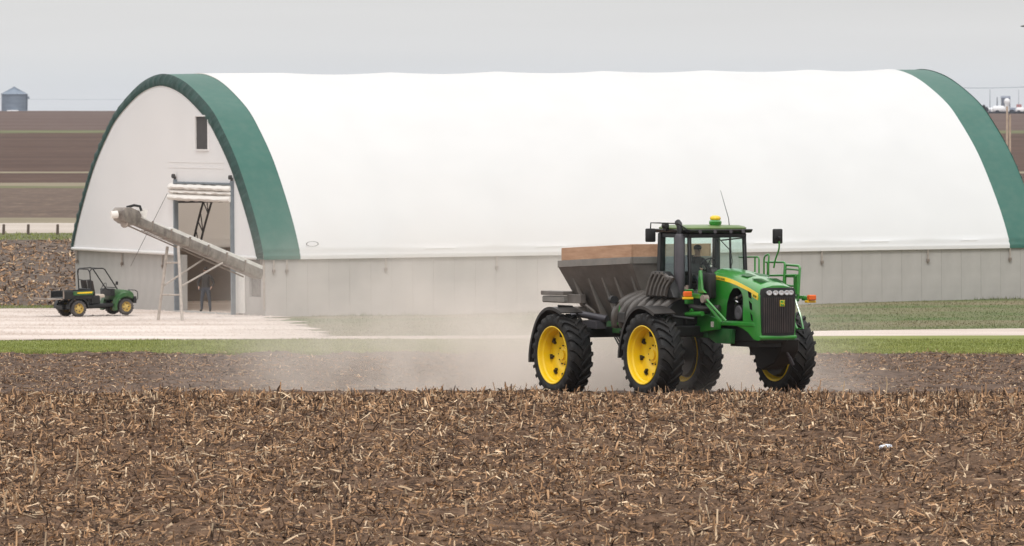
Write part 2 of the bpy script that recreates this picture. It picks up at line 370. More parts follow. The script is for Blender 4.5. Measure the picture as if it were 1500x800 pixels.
def strip(name, e0, e1, m, nv, base):
    h0, h1 = hw(e0[0]), hw(e1[0])
    X0 = US * h0; X1 = US * h1; Y0 = e0[1](X0); Y1 = e1[1](X1)
    t = np.linspace(0, 1, nv)[:, None]
    X = X0 * (1 - t) + X1 * t; Y = Y0 * (1 - t) + Y1 * t; Z = gz(X, Y)
    if base == 0: Z = Z - .10 * sstep(-61, -50, Y) * sstep(252, 249.5, Y)
    if Y.max() > 1400:
        Z = Z + np.where(Y > 1400, (vnoise(X / 60, Y / 150, 5) - .5) * .8, 0) * sstep(1400, 1600, Y)
    V = np.stack([X.ravel(), Y.ravel(), Z.ravel()], 1); nu = len(US)
    i = (np.arange(nv - 1)[:, None] * nu + np.arange(nu - 1)[None, :]).ravel()
    F = np.stack([i, i + 1, i + nu + 1, i + nu], 1)
    o = link_mesh(name, np_mesh(name, V, F, [M[m]], smooth=True)); tag(o, kind='structure'); return o
for i, (nm, m, nv) in enumerate(NAMES):
    strip(nm, EDGES[i], EDGES[i + 1], m, nv, i)

# near field relief, as real geometry
def field_h(X, Y):
    n = (vnoise(X * 1.1, Y * .9, 1) - .5) * .13 + (vnoise(X * 3.3, Y * 2.6, 2) - .5) * .095 + (vnoise(X * 8, Y * 6, 3) - .5) * .065 + (vnoise(X * 17, Y * 12, 4) - .5) * .03
    row = np.sin((Y + .25 * X) * 2 * PI / .76) * .018 + (vnoise(X * .9, Y * .8, 17) - .5) * .16 * sstep(172, 178, Y) * sstep(186, 183, Y)
    return gz(X, Y) + n + row
def fade(X, Y, x1, y0, y1, d=1.5):
    e = np.minimum(np.minimum(x1 - np.abs(X), Y - y0), y1 - Y)
    return np.clip(e / d, 0, 1)
def fld(name, x1, y0, y1, dx, dy, amp):
    U = np.arange(-x1, x1 + dx / 2, dx); V = np.arange(y0, y1 + dy / 2, dy)
    def zf(X, Y):
        b = gz(X, Y); return b + (field_h(X, Y) - b) * amp * fade(X, Y, x1, y0, y1, .6) - .16 * (1 - fade(X, Y, x1, y0, y1, .6)) + 0.0
    return grid(name, U, V, lambda u, v: u, lambda u, v, X: v, zf, [M['soil']], smooth=True)
fld('stubble_field', 18.0, 117, 193, .088, .118, 1.0)
def zf2(X, Y):
    b = gz(X, Y); f = np.clip(np.minimum(20.8 - np.abs(X), Y - 191.5) / .6, 0, 1)
    return b + (field_h(X, Y) - b) * f - .16 * (1 - f) + .0
grid('stubble_field_behind_tractor', np.arange(-21, 21, .20), np.arange(191.5, 250.01, .195), lambda u, v: u, lambda u, v, X: v, zf2, [M['soil_far']])

# corn residue: short stalk pieces and husk flakes (ground cover nobody could count)
def residue(name, n, xr, yr, zfun, kinds, lrange, wrange, seed, density_pow=1.0, label='', stand=.12):
    r = np.random.default_rng(seed)
    y = yr[0] + (yr[1] - yr[0]) * r.random(n) ** density_pow; x = (r.random(n) * 2 - 1) * (xr(y) if callable(xr) else xr)
    # clumping
    keep = (vnoise(x * .35, y * .13, 40) - .5) * .5 + vnoise(x * .9, y * .5, seed + 9) * .75 + vnoise(x * 3.1, y * 1.7, seed + 5) * .5 + r.random(n) * .5 > .73
    x, y = x[keep], y[keep]; n = len(x)
    z = zfun(x, y)
    yaw = r.random(n) * 2 * PI
    pitch = np.abs(r.normal(0, .20, n)); st = r.random(n) < stand; pitch[st] = .7 + r.random(st.sum()) * .85
    ln = lrange[0] + (lrange[1] - lrange[0]) * r.random(n) ** 2.6; ln[st] *= .75
    wd = wrange[0] + (wrange[1] - wrange[0]) * r.random(n) ** 1.5
    d = np.stack([np.cos(yaw) * np.cos(pitch), np.sin(yaw) * np.cos(pitch), np.sin(pitch)], 1)
    up = np.array([0, 0, 1.0]); s = np.cross(d, up); s /= np.maximum(np.linalg.norm(s, axis=1, keepdims=True), 1e-6)
    t = np.cross(s, d)
    roll = r.normal(0, .8, n)[:, None]; s, t = s * np.cos(roll) + t * np.sin(roll), -s * np.sin(roll) + t * np.cos(roll)
    p0 = np.stack([x, y, z + r.random(n) * .012], 1); flake = r.random(n) < kinds
    bend = r.normal(0, .16, n)[:, None] * ln[:, None]
    V = []; F = []; MI = []; nvt = 0
    mi = r.choice([0, 0, 0, 0, 1, 2, 2, 2], n)
    # flakes: 2 quads strip, bent and tapering, folded along the middle
    k = np.where(flake)[0]
    a = p0[k]; D = d[k]; L_ = ln[k][:, None]; W = wd[k][:, None] * 1.25; B = bend[k]; Sx = s[k]; T = t[k]
    pts = []
    for q, wq in ((0, .55), (.5, 1), (1, .35)):
        c = a + D * L_ * q + T * B * (1 - (2 * q - 1) ** 2) * 1.6
        pts += [c - Sx * W * wq / 2, c + Sx * W * wq / 2 + T * W * .18]
    V.append(np.stack(pts, 1).reshape(-1, 3)); m = len(k); o = (np.arange(m) * 6)[:, None]
    F.append(np.concatenate([o + np.array([[0, 1, 3, 2]]), o + np.array([[2, 3, 5, 4]])])); MI.append(np.concatenate([mi[k]] * 2)); nvt += m * 6
    # stalks: four sided prisms
    k = np.where(~flake)[0]
    a = p0[k]; D = d[k]; L_ = ln[k][:, None]; W = wd[k][:, None] * .5; Sx = s[k]; T = t[k]; B = bend[k] * .25
    ring = []
    for q, wq in ((0, 1), (1, .85)):
        c = a + D * L_ * q + T * B * q + T * W * .4
        for e, h in ((1, 0), (0, 1), (-1, 0), (0, -1)): ring.append(c + (Sx * e + T * h) * W * wq)
    V.append(np.stack(ring, 1).reshape(-1, 3)); m = len(k); o = (np.arange(m) * 8)[:, None] + nvt
    fs = [[0, 1, 5, 4], [1, 2, 6, 5], [2, 3, 7, 6], [3, 0, 4, 7], [4, 5, 6, 7]]
    F.append(np.concatenate([o + np.array([f]) for f in fs])); MI.append(np.concatenate([mi[k]] * 5))
    o = link_mesh(name, np_mesh(name, np.concatenate(V), np.concatenate(F), [M['residue'], M['residue_pale'], M['residue_dark']], np.concatenate(MI)))
    tag(o, label, 'crop residue', kind='stuff'); return o
residue('crop_residue', 178000, lambda y: 6.4 + y * .052, (119, 186), field_h, .76, (.04, .34), (.010, .040), 21, .85,
        'chopped tan corn stalks and husks scattered over the near field', stand=.10)
residue('crop_residue', 11000, lambda y: 6.4 + y * .052, (119, 186), field_h, .25, (.16, .42), (.018, .036), 22, .9,
        'longer broken corn stalk pieces lying over the near field', stand=.45)
residue('crop_residue', 18500, 16.5, (174, 183.5), field_h, .6, (.07, .34), (.015, .048), 24, 1,
        'corn stubble standing along the crest in front of the tractor', stand=.38)
residue('crop_residue', 110000, lambda y: 6.4 + y * .052, (119, 186), field_h, .9, (.02, .10), (.008, .030), 25, .8,
        'small crumbs of chopped husk covering the soil of the near field', stand=.05)
residue('crop_residue', 120000, 20.5, (204, 250), field_h, .85, (.03, .20), (.010, .034), 23, 1,
        'fine corn residue over the field between tractor and grass verge', stand=.10)
def zst(x, y): return gz(x, y) + .01
residue('crop_residue', 42000, lambda y: y * .072, (328, 450), zst, .8, (.10, .45), (.03, .085), 27, 1,
        'corn residue on the field behind the left end of the building', stand=.2)

def clods(name, n, xr, yr, smax, seed, label, m):
    q = np.random.default_rng(seed); y = yr[0] + (yr[1] - yr[0]) * q.random(n); x = (q.random(n) * 2 - 1) * xr(y)
    k = vnoise(x * .8, y * .45, seed) + .4 * q.random(n) > .62; x, y = x[k], y[k]; n = len(x)
    z = field_h(x, y); s_ = .012 + smax * q.random(n) ** 3
    b = np.array([[1, 0, 0], [.3, .95, 0], [-.8, .6, 0], [-.8, -.6, 0], [.3, -.95, 0], [.4, .3, .75], [-.4, -.2, .7]])
    V = np.stack([x, y, z], 1)[:, None, :] + b[None] * s_[:, None, None] * (1 + .7 * (q.random((n, 7, 3)) - .4))
    F = np.concatenate([(np.arange(n) * 7)[:, None] + np.array([f]) for f in ([0, 1, 5], [1, 2, 5], [2, 6, 5], [2, 3, 6], [3, 4, 6], [4, 0, 5], [4, 5, 6])])
    o = link_mesh(name, np_mesh(name, V.reshape(-1, 3), F, [m])); tag(o, label, 'soil clods', kind='stuff')
M['clod'] = mat('clod', (.048, .028, .018), .95, ns=3, col2=(.16, .098, .064), spec=.12, island=.4)
clods('soil_clods', 36000, lambda y: 6.4 + y * .052, (119, 185), .07, 51, 'brown clods and crumbs of soil between the stubble of the near field', M['clod'])
clods('soil_clods', 14000, lambda y: y * .085, (200, 250), .06, 52, 'brown clods of soil on the field behind the tractor', M['clod'])

def blades(name, n, xf, yr, hr, m, seed, label, mask=None, w=.012):
    r = np.random.default_rng(seed); y = yr[0] + (yr[1] - yr[0]) * r.random(n); x = (r.random(n) * 2 - 1) * xf(y)
    if mask is not None:
        k = mask(x, y); x, y = x[k], y[k]; n = len(x)
    z = gz(x, y) - .005; h = (hr[0] + (hr[1] - hr[0]) * r.random(n) ** 2) * (.6 + .8 * vnoise(x * 1.2, y * .5, seed)); a = r.random(n) * PI; le = r.normal(0, .3, (n, 2)) * h[:, None]
    c, s_ = np.cos(a) * w, np.sin(a) * w
    V = np.stack([np.stack([x - c, y - s_, z], 1), np.stack([x + c, y + s_, z], 1), np.stack([x + le[:, 0], y + le[:, 1], z + h], 1)], 1).reshape(-1, 3)
    F = (np.arange(n) * 3)[:, None] + np.array([[0, 1, 2]])
    o = link_mesh(name, np_mesh(name, V, F, [m])); tag(o, label, 'grass', kind='stuff'); return o
xf = lambda y: y * .085
blades('grass', 90000, xf, (248.9, 269), (.03, .09), M['blade'], 31, 'short bright green grass on the verge along the gravel road', lambda x, y: y < road_bot(x) - .3 + vnoise(x * 1.3, y * 0 + 3, 61) * .9, .014)
blades('grass', 26000, xf, (248.2, 250.3), (.03, .12), M['blade'], 35, 'ragged tufts of grass where the verge meets the stubble field', lambda x, y: y > 250.1 - vnoise(x * .8, y * 0, 62) ** 2 * 2.2, .014)
blades('grass', 160000, xf, (300, 322), (.05, .18), M['blade_bank'], 36, 'taller weeds growing along the foot of the concrete wall', lambda x, y: (np.abs(y - 307.75 - (x + 9.76) * .404) < .22) & (x > -8.8) & (vnoise(x * .7, y * 0, 63) > .35), .018)
def yard_edge(y): return np.interp(y, [266, 273.3, 280, 290, 300, 308, 312], [-5.4, -6.3, -7.0, -7.9, -8.7, -9.35, -9.7])
blades('grass', 90000, xf, (273, 321), (.02, .08), M['blade_bank'], 32, 'patchy green and dry grass on the bank in front of the concrete wall',
       lambda x, y: (y > road_top(x) - .1) & (x > yard_edge(y) + .1 + .5 * vnoise(y * .8, x * 0, 3)) & (y < 308 + (x + 9.76) * .404 - .1), .016)
blades('grass', 6000, xf, (323.5, 328.5), (.04, .16), M['blade'], 33, 'narrow strip of grass between the gravel yard and the stubble field', lambda x, y: x < -17.5, .02)
blades('grass', 9000, xf, (452, 480), (.05, .16), M['blade'], 34, 'roadside grass below the far gravel road', lambda x, y: x < -20, .04)

# gravel yard laid over the ground at the left end of the building
def yard():
    U = np.linspace(0, 1, 60); V = np.linspace(266.6, 324.0, 120)
    def xfn(u, v):
        xb = yard_edge(v) + (vnoise(v * .9, v * 0, 8) - .5) * 1.5 + (vnoise(v * 3.1, v * 0, 9) - .5) * .6
        xb = np.where(v > 311, np.interp(v, [311, 312, 324], [-9.7, -9.7, -9.7]), xb)
        return -70 + (xb + 70) * (1 - (1 - u) ** 2)
    grid('gravel_yard', U, V, xfn, lambda u, v, X: np.maximum(v, road_bot(X) + .25), lambda X, Y: gz(X, Y) + .012 + .05 * np.clip(vnoise(X * .5, Y * .9, 12) - .5, 0, 1), [M['gravel']])
yard()
def pebbles(name, n, seed):
    r = np.random.default_rng(seed); y = 273 + 50 * r.random(n); x = -24 + 18 * r.random(n); k = x < yard_edge(y) - .1; x, y = x[k], y[k]; n = len(x)
    z = gz(x, y) + .015 + .05 * np.clip(vnoise(x * .5, y * .9, 12) - .5, 0, 1); s = .012 + .045 * r.random(n) ** 4
    b = np.array([[1, 0, 0], [0, 1, 0], [-1, 0, 0], [0, -1, 0], [0, 0, .8]]); V = np.stack([x, y, z], 1)[:, None, :] + b[None] * s[:, None, None] * (1 + .3 * r.random((n, 5, 1)))
    F = np.concatenate([(np.arange(n) * 5)[:, None] + np.array([f]) for f in ([0, 1, 4], [1, 2, 4], [2, 3, 4], [3, 0, 4])])
    o = link_mesh(name, np_mesh(name, V.reshape(-1, 3), F, [M['gravel']])); tag(o, 'loose pale stones over the gravel yard', 'gravel', kind='stuff')
pebbles('loose_gravel', 16000, 41)

# ------------------------------------------------------------------ the fabric storage building
BX, BY, BZ = -9.757, 308.0, -1.241
BL_, BW, WH = 34.0, 23.3, 2.3
bld = empty('storage_building', (BX, BY, BZ), R(22), 'long white fabric arch building with dark green end bands on a grey concrete wall', 'building')
bld.rotation_euler = (0, -.0076, R(22))
YC = 11.66
HALF = [(0, 11.72), (.45, 11.6), (1.5, 10.9), (2.8, 9.8), (4.0, 8.6), (5.1, 7.15), (5.95, 5.75), (6.8, 3.5), (7.22, 1.75), (7.38, 0)]
def arch_curve(off=0.0, k=5):
    pts = [(YC - hf, WH + h) for h, hf in HALF] + [(YC + hf, WH + h) for h, hf in HALF[-2::-1]]
    sp = spline([(p[0], p[1], 0) for p in pts], k); o = []
    for i, p in enumerate(sp):
        a = sp[max(i - 1, 0)]; b = sp[min(i + 1, len(sp) - 1)]; t = (b - a).normalized(); nrm = Vector((t.y, -t.x, 0))  # inward (right of travel)
        q = p + nrm * off
        o.append((q.x, max(q.y, WH) if i in (0, len(sp) - 1) else q.y))
    return o
TR = [.35, 5.1, 9.86, 14.62, 19.38, 24.14, 28.9, 32.62]     # truss lines
def sag(x):
    for a, b in zip(TR[:-1], TR[1:]):
        if a <= x <= b: return math.sin(PI * (x - a) / (b - a)) ** 1.0
    return 0
def arch_sheet(x0, x1, nx, off0, sagamp, wr=0.0):
    mb = MB(); secs = []
    for i in range(nx + 1):
        x = x0 + (x1 - x0) * i / nx; sg = sag(x) if x > 5 else 0; c = arch_curve(off0, 5); n = len(c); sec = []
        for j, (y, z) in enumerate(c):
            u = j / (n - 1); s2 = math.sin(PI * u) ** .35 * sagamp * sg
            dz = -s2; dy = (YC - y) / 12 * s2 * 1.2
            wv = wr * mnoise.noise(Vector((x * .5, u * 9, 3)))
            sec.append((x, y + dy, z + dz + wv))
        secs.append(sec)
    # vertical skirts below the arch: fold and pipe pocket
    out = []
    for sec in secs:
        x = sec[0][0]
        L0, R0 = sec[0], sec[-1]
        left = [(x, L0[1] - .02, WH + .03), (x, L0[1] - .045, WH - .02), (x, L0[1] - .045, WH + .10), (x, L0[1] - .03, WH + .16), (x, L0[1] + .05, WH + .24), (x, L0[1] + .045, WH + .34)]
        right = [(x, 2 * YC - p[1], p[2]) for p in left[::-1]]
        body = [p for p in sec if p[2] > WH + .40]
        out.append(left + body + right)
    m = min(len(o) for o in out); assert all(len(o) == m for o in out), [len(o) for o in out]
    mb.loft(out, cap=False, closed=False); return mb
arch_sheet(1.45, 32.58, 124, -.02, .085, .012).build('fabric_cover', M['fabric'], bld, ang=60)
arch_sheet(-.10, 1.47, 8, .0, .0, .015).build('green_band', M['trim'], bld, ang=60)
arch_sheet(32.53, 34.1, 8, .012, .0, .015).build('green_band', M['trim'], bld, ang=60)
# wrinkled green end trim rolled inwards round the arch
def ring(x0, x1, name):
    mb = MB(); secs = []
    co = arch_curve(-.012, 14); ci = arch_curve(.48, 14); cm = arch_curve(.14, 14)
    n = len(co)
    for j in range(n):
        w_ = .035 * math.sin(j * 2.6) + .02 * math.sin(j * 1.3 + 1)
        sgn = 1 if x0 < 5 else -1
        a = (x0, co[j][0], co[j][1]); b = (x0 - sgn * (.10 + w_), cm[j][0], cm[j][1])
        c = (x1 - sgn * (.02 + abs(w_) * .7), (cm[j][0] + ci[j][0]) / 2, (cm[j][1] + ci[j][1]) / 2); d = (x1, ci[j][0], ci[j][1])
        secs.append([a, b, c, d])
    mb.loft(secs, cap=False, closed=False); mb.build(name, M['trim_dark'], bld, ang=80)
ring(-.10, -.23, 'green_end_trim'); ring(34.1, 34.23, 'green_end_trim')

# end wall fabric with door, window openings (built as cells so the openings are real)
DY0, DY1, DZ1 = 3.10, 9.75, 5.10
def end_panel(name, x, openings, m):
    ci = arch_curve(.36, 6); yl = [c[0] for c in ci]; zl = [c[1] for c in ci]
    apex = max(range(len(ci)), key=lambda i: zl[i])
    ys = sorted(set([round(v, 3) for v in np.linspace(yl[0], yl[-1], 60)] + [o[0] for o in openings] + [o[1] for o in openings]))
    bm = MB()
    def top(y):
        return float(np.interp(y, yl, zl))
    for a, b in zip(ys[:-1], ys[1:]):
        ym = (a + b) / 2; spans = [(WH - .02, None)]
        ops = sorted([o for o in openings if o[0] <= ym <= o[1]], key=lambda o: o[2]); z0 = WH - .02
        for o in ops:
            if o[2] > z0 + 1e-4: bm.add([(x, a, z0), (x, b, z0), (x, b, o[2]), (x, a, o[2])], [(0, 1, 2, 3)])
            z0 = max(z0, o[3])
        bm.add([(x, a, z0), (x, b, z0), (x, b, top(b)), (x, a, top(a))], [(0, 1, 2, 3)])
    o = bm.build(name, m, bld)
    b2 = bmesh.new(); b2.from_mesh(o.data); bmesh.ops.remove_doubles(b2, verts=b2.verts, dist=.002); bmesh.ops.recalc_face_normals(b2, faces=b2.faces)
    for f_ in b2.faces: f_.smooth = False
    b2.to_mesh(o.data); b2.free()
    return o
end_panel('end_wall_fabric', -.20, [(DY0, DY1, WH - .05, DZ1), (5.95, 7.42, 6.62, 7.95)], M['fabric_end'])
end_panel('end_wall_fabric', BL_ + .20, [], M['fabric_end'])
# bottom roll of the end wall fabric, and faint horizontal seams
for (a, b) in ((.25, DY0 - .05), (DY1 + .05, 23.0)):
    MB().tube([(-.22, a, WH + .05), (-.22, b, WH + .05)], .075, 8).build('fabric_hem', M['fabric'], bld, ang=60)
mb = MB()
for z in (5.85, 6.08): mb.bb(-.214, -.202, 4.2, 10.9, z, z + .035)
mb.build('seam', M['fabric_end'], bld)
# high vent window
wf = MB(); 
for (a, b, c, d) in ((5.89, 5.95, 6.56, 8.01), (7.42, 7.48, 6.56, 8.01)): wf.bb(-.25, -.15, a, b, c, d)
wf.bb(-.25, -.15, 5.953, 7.417, 6.56, 6.62); wf.bb(-.25, -.15, 5.953, 7.417, 7.95, 8.01)
wo = wf.build('window', M['fabric_end'], bld)
sl = MB(); sl.bb(-.19, -.15, 5.96, 7.41, 6.63, 7.94)
sl.build('dark_pane', M['dark'], wo)

# concrete walls, one panel after another with recessed joints
pm = {}
def wall_panel(wd, z1=WH, z0=-.7, th=.22):
    k = (round(wd, 3), z1, z0, th)
    if k not in pm:
        mb = MB(); mb.bb(0.0035, wd - .0035, 0, th, z0, z1); pm[k] = mb.mesh('concrete_panel', M['concrete'], bevel=.004)
    return pm[k]
def place_panel(x, y, rot, wd, z1=WH, z0=-.7):
    o = link_mesh('concrete_panel', wall_panel(wd, z1, z0), bld, (x, y, 0)); o.rotation_euler = (0, 0, rot); return o
core = MB(); core.bb(.1, BL_ - .1, .014, .2, -.7, WH - .01); core.bb(.1, BL_ - .1, BW - .2, BW - .03, -.7, WH - .01)
core.bb(.014, .2, .2, .45, -.7, WH - .01); core.bb(.014, .2, 1.9, DY0 - .02, -.7, WH - .01); core.bb(.014, .2, DY1 + .02, BW - .2, -.7, WH - .01); core.bb(BL_ - .2, BL_ - .03, .2, BW - .2, -.7, WH - .01)
core.build('wall_core', M['concrete'], bld)
npan = 38; wd = BL_ / npan
for i in range(npan):
    o = place_panel(i * wd, (0.0 if i % 3 else .004), 0, wd)
for i in range(npan): place_panel((i + 1) * wd, BW, PI, wd)
def end_run(x, ya, yb, flip):
    n = max(1, round((yb - ya) / .9)); wd = (yb - ya) / n
    for i in range(n):
        if not flip: place_panel(x, ya + (i + 1) * wd, -PI / 2, wd)
        else: place_panel(x, ya + i * wd, PI / 2, wd)
end_run(0, .235, .5, False); end_run(0, 1.86, DY0 - .03, False); end_run(0, DY1 + .03, BW - .235, False); end_run(BL_, .235, BW - .235, True)
place_panel(0, 1.855, -PI / 2, 1.35, .78)
# form seam lines of the concrete
mb = MB()
for i in range(6): mb.bb(.6 + i * 1.6 + .4, .6 + (i + 1) * 1.6 + .36, -.006, .0, 1.36, 1.375)
mb.build('form_seam', M['concrete'], bld)
# dark hatch in the end wall, its recessed panel
hb = MB(); hb.bb(.12, .16, .5, 1.86, .78, WH - .02); ho = hb.build('hatch', M['hatch'], bld)
MB().bb(-.05, -.01, 2.28, 3.35, .1, 2.2).build('white_panel', M['white_metal'], bld)
# steel angle on the near corner
MB().bb(-.06, .0, .02, .14, .3, WH + .25).build('corner_post', M['rod'], bld)
# tension rods hanging under the fabric edge
rodm = MB(); rodm.tube([(0, 0, 0), (0, 0, -.42)], .035, 6); rm1 = rodm.mesh('rod', M['rod']); rb_ = MB(); rb_.box((0, 0, -.47), (.11, .09, .12)); rb_.tube([(0, 0, -.53), (-.03, 0, -.6)], .02, 5); rm2 = rb_.mesh('bracket', M['rust'])
for x in TR + [.9]:
    r_ = link_mesh('tension_rod', rm1, bld, (x, -.06, WH - .0)); b_ = link_mesh('bracket', rm2, r_)
for y in (.25, 17.1, 12.0, 22.9):
    r_ = link_mesh('tension_rod', rm1, bld, (-.07, y, WH - .02)); b_ = link_mesh('bracket', rm2, r_)
# guy strap on the end wall
MB().tube([(-.3, 10.7, 4.8), (-.34, 15.2, 1.75)], .012, 5).build('strap', M['hatch'], bld)
# logo plate: thin oval outline with a small word
lg = MB(); 
for i in range(28):
    t0, t1 = 2 * PI * i / 28, 2 * PI * (i + 1) / 28
    def pt(t, k): return (1.99 + .27 * k * math.cos(t), -.03, 2.88 + .105 * k * math.sin(t))
    lg.add([pt(t0, 1), pt(t1, 1), pt(t1, .84), pt(t0, .84)], [(0, 1, 2, 3)])
lo = lg.build('maker_logo', M['hatch'], bld)
# interior
MB().bb(.25, BL_ - .25, .25, BW - .25, -.02, .03).build('floor', M['gravel'], bld)
MB().bb(-.5, .25, DY0, DY1, -.02, .045).build('threshold', M['concrete'], bld)
MB().bb(.3, BL_ - .3, BW - .30, BW - .24, .03, WH - .02).build('inner_wall', M['concrete_in_shaded'], bld)
for x in TR[1:-1]:
    for (o1, o2) in ((.58, 1.35),):
        ca = [(x, y, z) for (y, z) in arch_curve(o1, 3)]; cb = [(x, y, z) for (y, z) in arch_curve(o2, 3)]
        t = MB(); t.tube(ca[1:-1], .05, 6); t.tube(cb[2:-2], .05, 6)
        for k in range(2, len(ca) - 3, 1): t.tube([ca[k], cb[k + 1] if k % 2 else cb[k]], .025, 4, cap=False)
        t.build('truss', M['truss'], bld)
for yy, zz in ((18.2, 6.0), (20.4, 4.3), (5.0, 6.0)):
    MB().tube([(.5, yy, zz), (BL_ - .5, yy, zz)], .045, 6).build('purlin', M['truss'], bld)
# door frame and rolled up curtain
fr = MB(); fr.bb(-.34, -.16, DY0 - .12, DY0, .0, DZ1 + .28); fr.build('door_post', M['frame_blue'], bld, bevel=.01)
fr = MB(); fr.bb(-.34, -.16, DY1, DY1 + .14, .0, DZ1 + .28); fr.build('door_post', M['frame_blue'], bld, bevel=.01)
MB().bb(-.35, -.05, DY0 + .003, DY1 - .003, DZ1 + .12, DZ1 + .20).build('door_lintel', M['frame_blue'], bld, bevel=.01)
for yy in (DY0 - .06, DY1 + .07): 
    pl = MB(); pl.tube([(-.40, yy, DZ1 + .42), (-.28, yy, DZ1 + .42)], .09, 10); pl.bb(-.32, -.24, yy - .05, yy + .05, DZ1 + .22, DZ1 + .40); pl.build('pulley', M['dark'], bld)
cu = MB(); secs = []
for j in range(25):
    y = DY0 - .10 + (DY1 + .75 - DY0) * j / 24; s_ = []; e = .03 * math.sin(j * 1.7) + .02 * math.sin(j * .6); sq = 1 - .35 * (abs(2 * j / 24 - 1) ** 8)
    prof = [(.02, 5.20), (-.22, 5.12), (-.34, 4.98), (-.30, 4.88), (-.12, 4.80), (-.26, 4.74), (-.32, 4.66), (-.22, 4.58), (-.12, 4.54), (-.32, 4.46), (-.38, 4.28), (-.30, 4.16), (-.05, 4.10), (.05, 4.3), (.06, 5.0)]
    for i, (px_, pz) in enumerate(prof): s_.append((px_ * sq - .2 + e * .6 * math.sin(i * 1.3), y, 4.53 + (pz - 4.10) * .64 + e * math.cos(i) * .7 - .03 * (1 - j / 24)))
    secs.append(s_)
cu.loft(secs); cu.build('rolled_curtain', M['curtain'], bld, ang=70)

# ------------------------------------------------------------------ conveyor at the door
def conveyor():
    t = empty('grain_conveyor', (-13.6, 301.5, g(-13.6, 301.5)), 0, 'long dusty white tube conveyor on legs leaning from the doorway hatch up to the left', 'conveyor')
    O = Vector(t.location)
    A = Vector((-10.02, 307.2, .50)) - O; B = Vector((-14.75, 300.2, 2.80)) - O
    d = (B - A).normalized(); side = d.cross(Vector((0, 0, 1))).normalized(); up = side.cross(d).normalized()
    if up.z < 0: up = -up
    fr_ = Matrix((( d.x, side.x, up.x, A.x), (d.y, side.y, up.y, A.y), (d.z, side.z, up.z, A.z), (0, 0, 0, 1)))
    Ln = (B - A).length
    nseg = 7
    for i in range(nseg):
        a = Ln * i / nseg; b = Ln * (i + 1) / nseg - .03; k0 = .90 - .20 * i / nseg
        m = MB(); h = .23 * k0
        pr = [(-.24 * k0, -h), (.24 * k0, -h), (.27 * k0, -.02), (.24 * k0, h * .8), (.12 * k0, h * 1.1), (-.12 * k0, h * 1.1), (-.24 * k0, h * .8), (-.27 * k0, -.02)]
        m.loft([[(a, p, q) for p, q in pr], [(b, p * .985, q * .985) for p, q in pr]], M=fr_); m.build('tube_section', M['galv'], t, bevel=.01)
        m = MB(); m.bb(b - .015, b + .015, -.26 * k0, .26 * k0, -h - .015, h * 1.1 + .02, M=fr_); m.build('flange', M['rust'], t)
        m = MB(); m.bb(a + .02, b - .02, -.21 * k0, .21 * k0, h * .80, h * 1.1 + (.09 if i < 5 else .02), M=fr_); m.build('top_cover', M['white_metal'], t, bevel=.01)
    m = MB(); m.tube([fr_ @ Vector((.6, .25, -.28)), fr_ @ Vector((Ln - .2, .22, -.24))], .03, 6); m.tube([fr_ @ Vector((1.2, -.22, -.30)), fr_ @ Vector((Ln - .6, -.2, -.33))], .018, 5); m.build('underside_pipe', M['rust'], t)
    # head: curved hood, spout, motor
    m = MB(); prof = [(-.1, -.24), (.5, -.30), (.78, -.26), (.95, -.08), (.98, .08), (.85, .24), (.5, .34), (-.05, .34), (-.25, .2)]
    m.prism(prof, -.27, .27, M=fr_ @ Matrix.Translation((Ln - .15, 0, 0)) ); m.build('head_hood', M['galv'], t, bevel=.03, seg=2)
    e = fr_ @ Vector((Ln + .8, 0, -.06))
    m = MB(); m.tube([e, e + Vector((-.24, -.1, -.02))], [.15, .14], 12); m.build('spout', M['curtain'], t)
    m = MB(); h0 = fr_ @ Vector((Ln + .25, 0, -.30)); m.tube([h0 + Vector((0, .28, 0)), h0 - Vector((0, .28, 0))], .15, 12); m.build('head_pulley', M['rust'], t)
    m = MB(); q = fr_ @ Vector((Ln - .05, -.1, .42)); m.tube([q + Vector((-.3, 0, .02)), q + Vector((0, 0, .10)), q + Vector((.22, 0, .06)), q + Vector((.28, 0, -.12))], .055, 8); m.build('motor', M['black'], t)
    m = MB(); q = fr_ @ Vector((Ln - .45, -.1, .36)); m.add([q + Vector((-.1, 0, .1)), q + Vector((.32, 0, .1)), q + Vector((.22, 0, -.25)), q + Vector((-.1, 0, -.15)), q + Vector((-.1, .04, .1)), q + Vector((.32, .04, .1)), q + Vector((.22, .04, -.25)), q + Vector((-.1, .04, -.15))],
        [(0, 1, 2, 3), (4, 7, 6, 5), (0, 4, 5, 1), (1, 5, 6, 2), (2, 6, 7, 3), (3, 7, 4, 0)]); m.build('belt_guard', M['white_metal'], t)
    def W(px, py, Y): return Vector(((px - 750) / FPX * Y, Y, 7 - (py - 160) / FPX * Y)) - O
    l1 = (Vector((-13.76, 302.5, g(-13.76, 302.5))) - O, Vector((-13.4, 302.6, 1.66)) - O); l2 = (Vector((-12.76, 301.0, g(-12.76, 301))) - O, Vector((-12.96, 302.2, 1.68)) - O)
    for a, b in (l1, l2):
        m = MB(); m.tube([a, b], .062, 8); m.build('leg', M['rod'], t)
    for f in (.35, .78):
        m = MB(); m.tube([l1[0].lerp(l1[1], f), l2[0].lerp(l2[1], f)], .035, 6); m.build('rung', M['rod'], t)
    for a, b in ((l1[0].lerp(l1[1], .46), fr_ @ Vector((3.35, .24, -.25))), (l2[0].lerp(l2[1], .46), fr_ @ Vector((2.75, -.24, -.25)))):
        m = MB(); m.tube([a, b], .04, 6); m.build('brace', M['rod'], t)
    return t
conveyor()

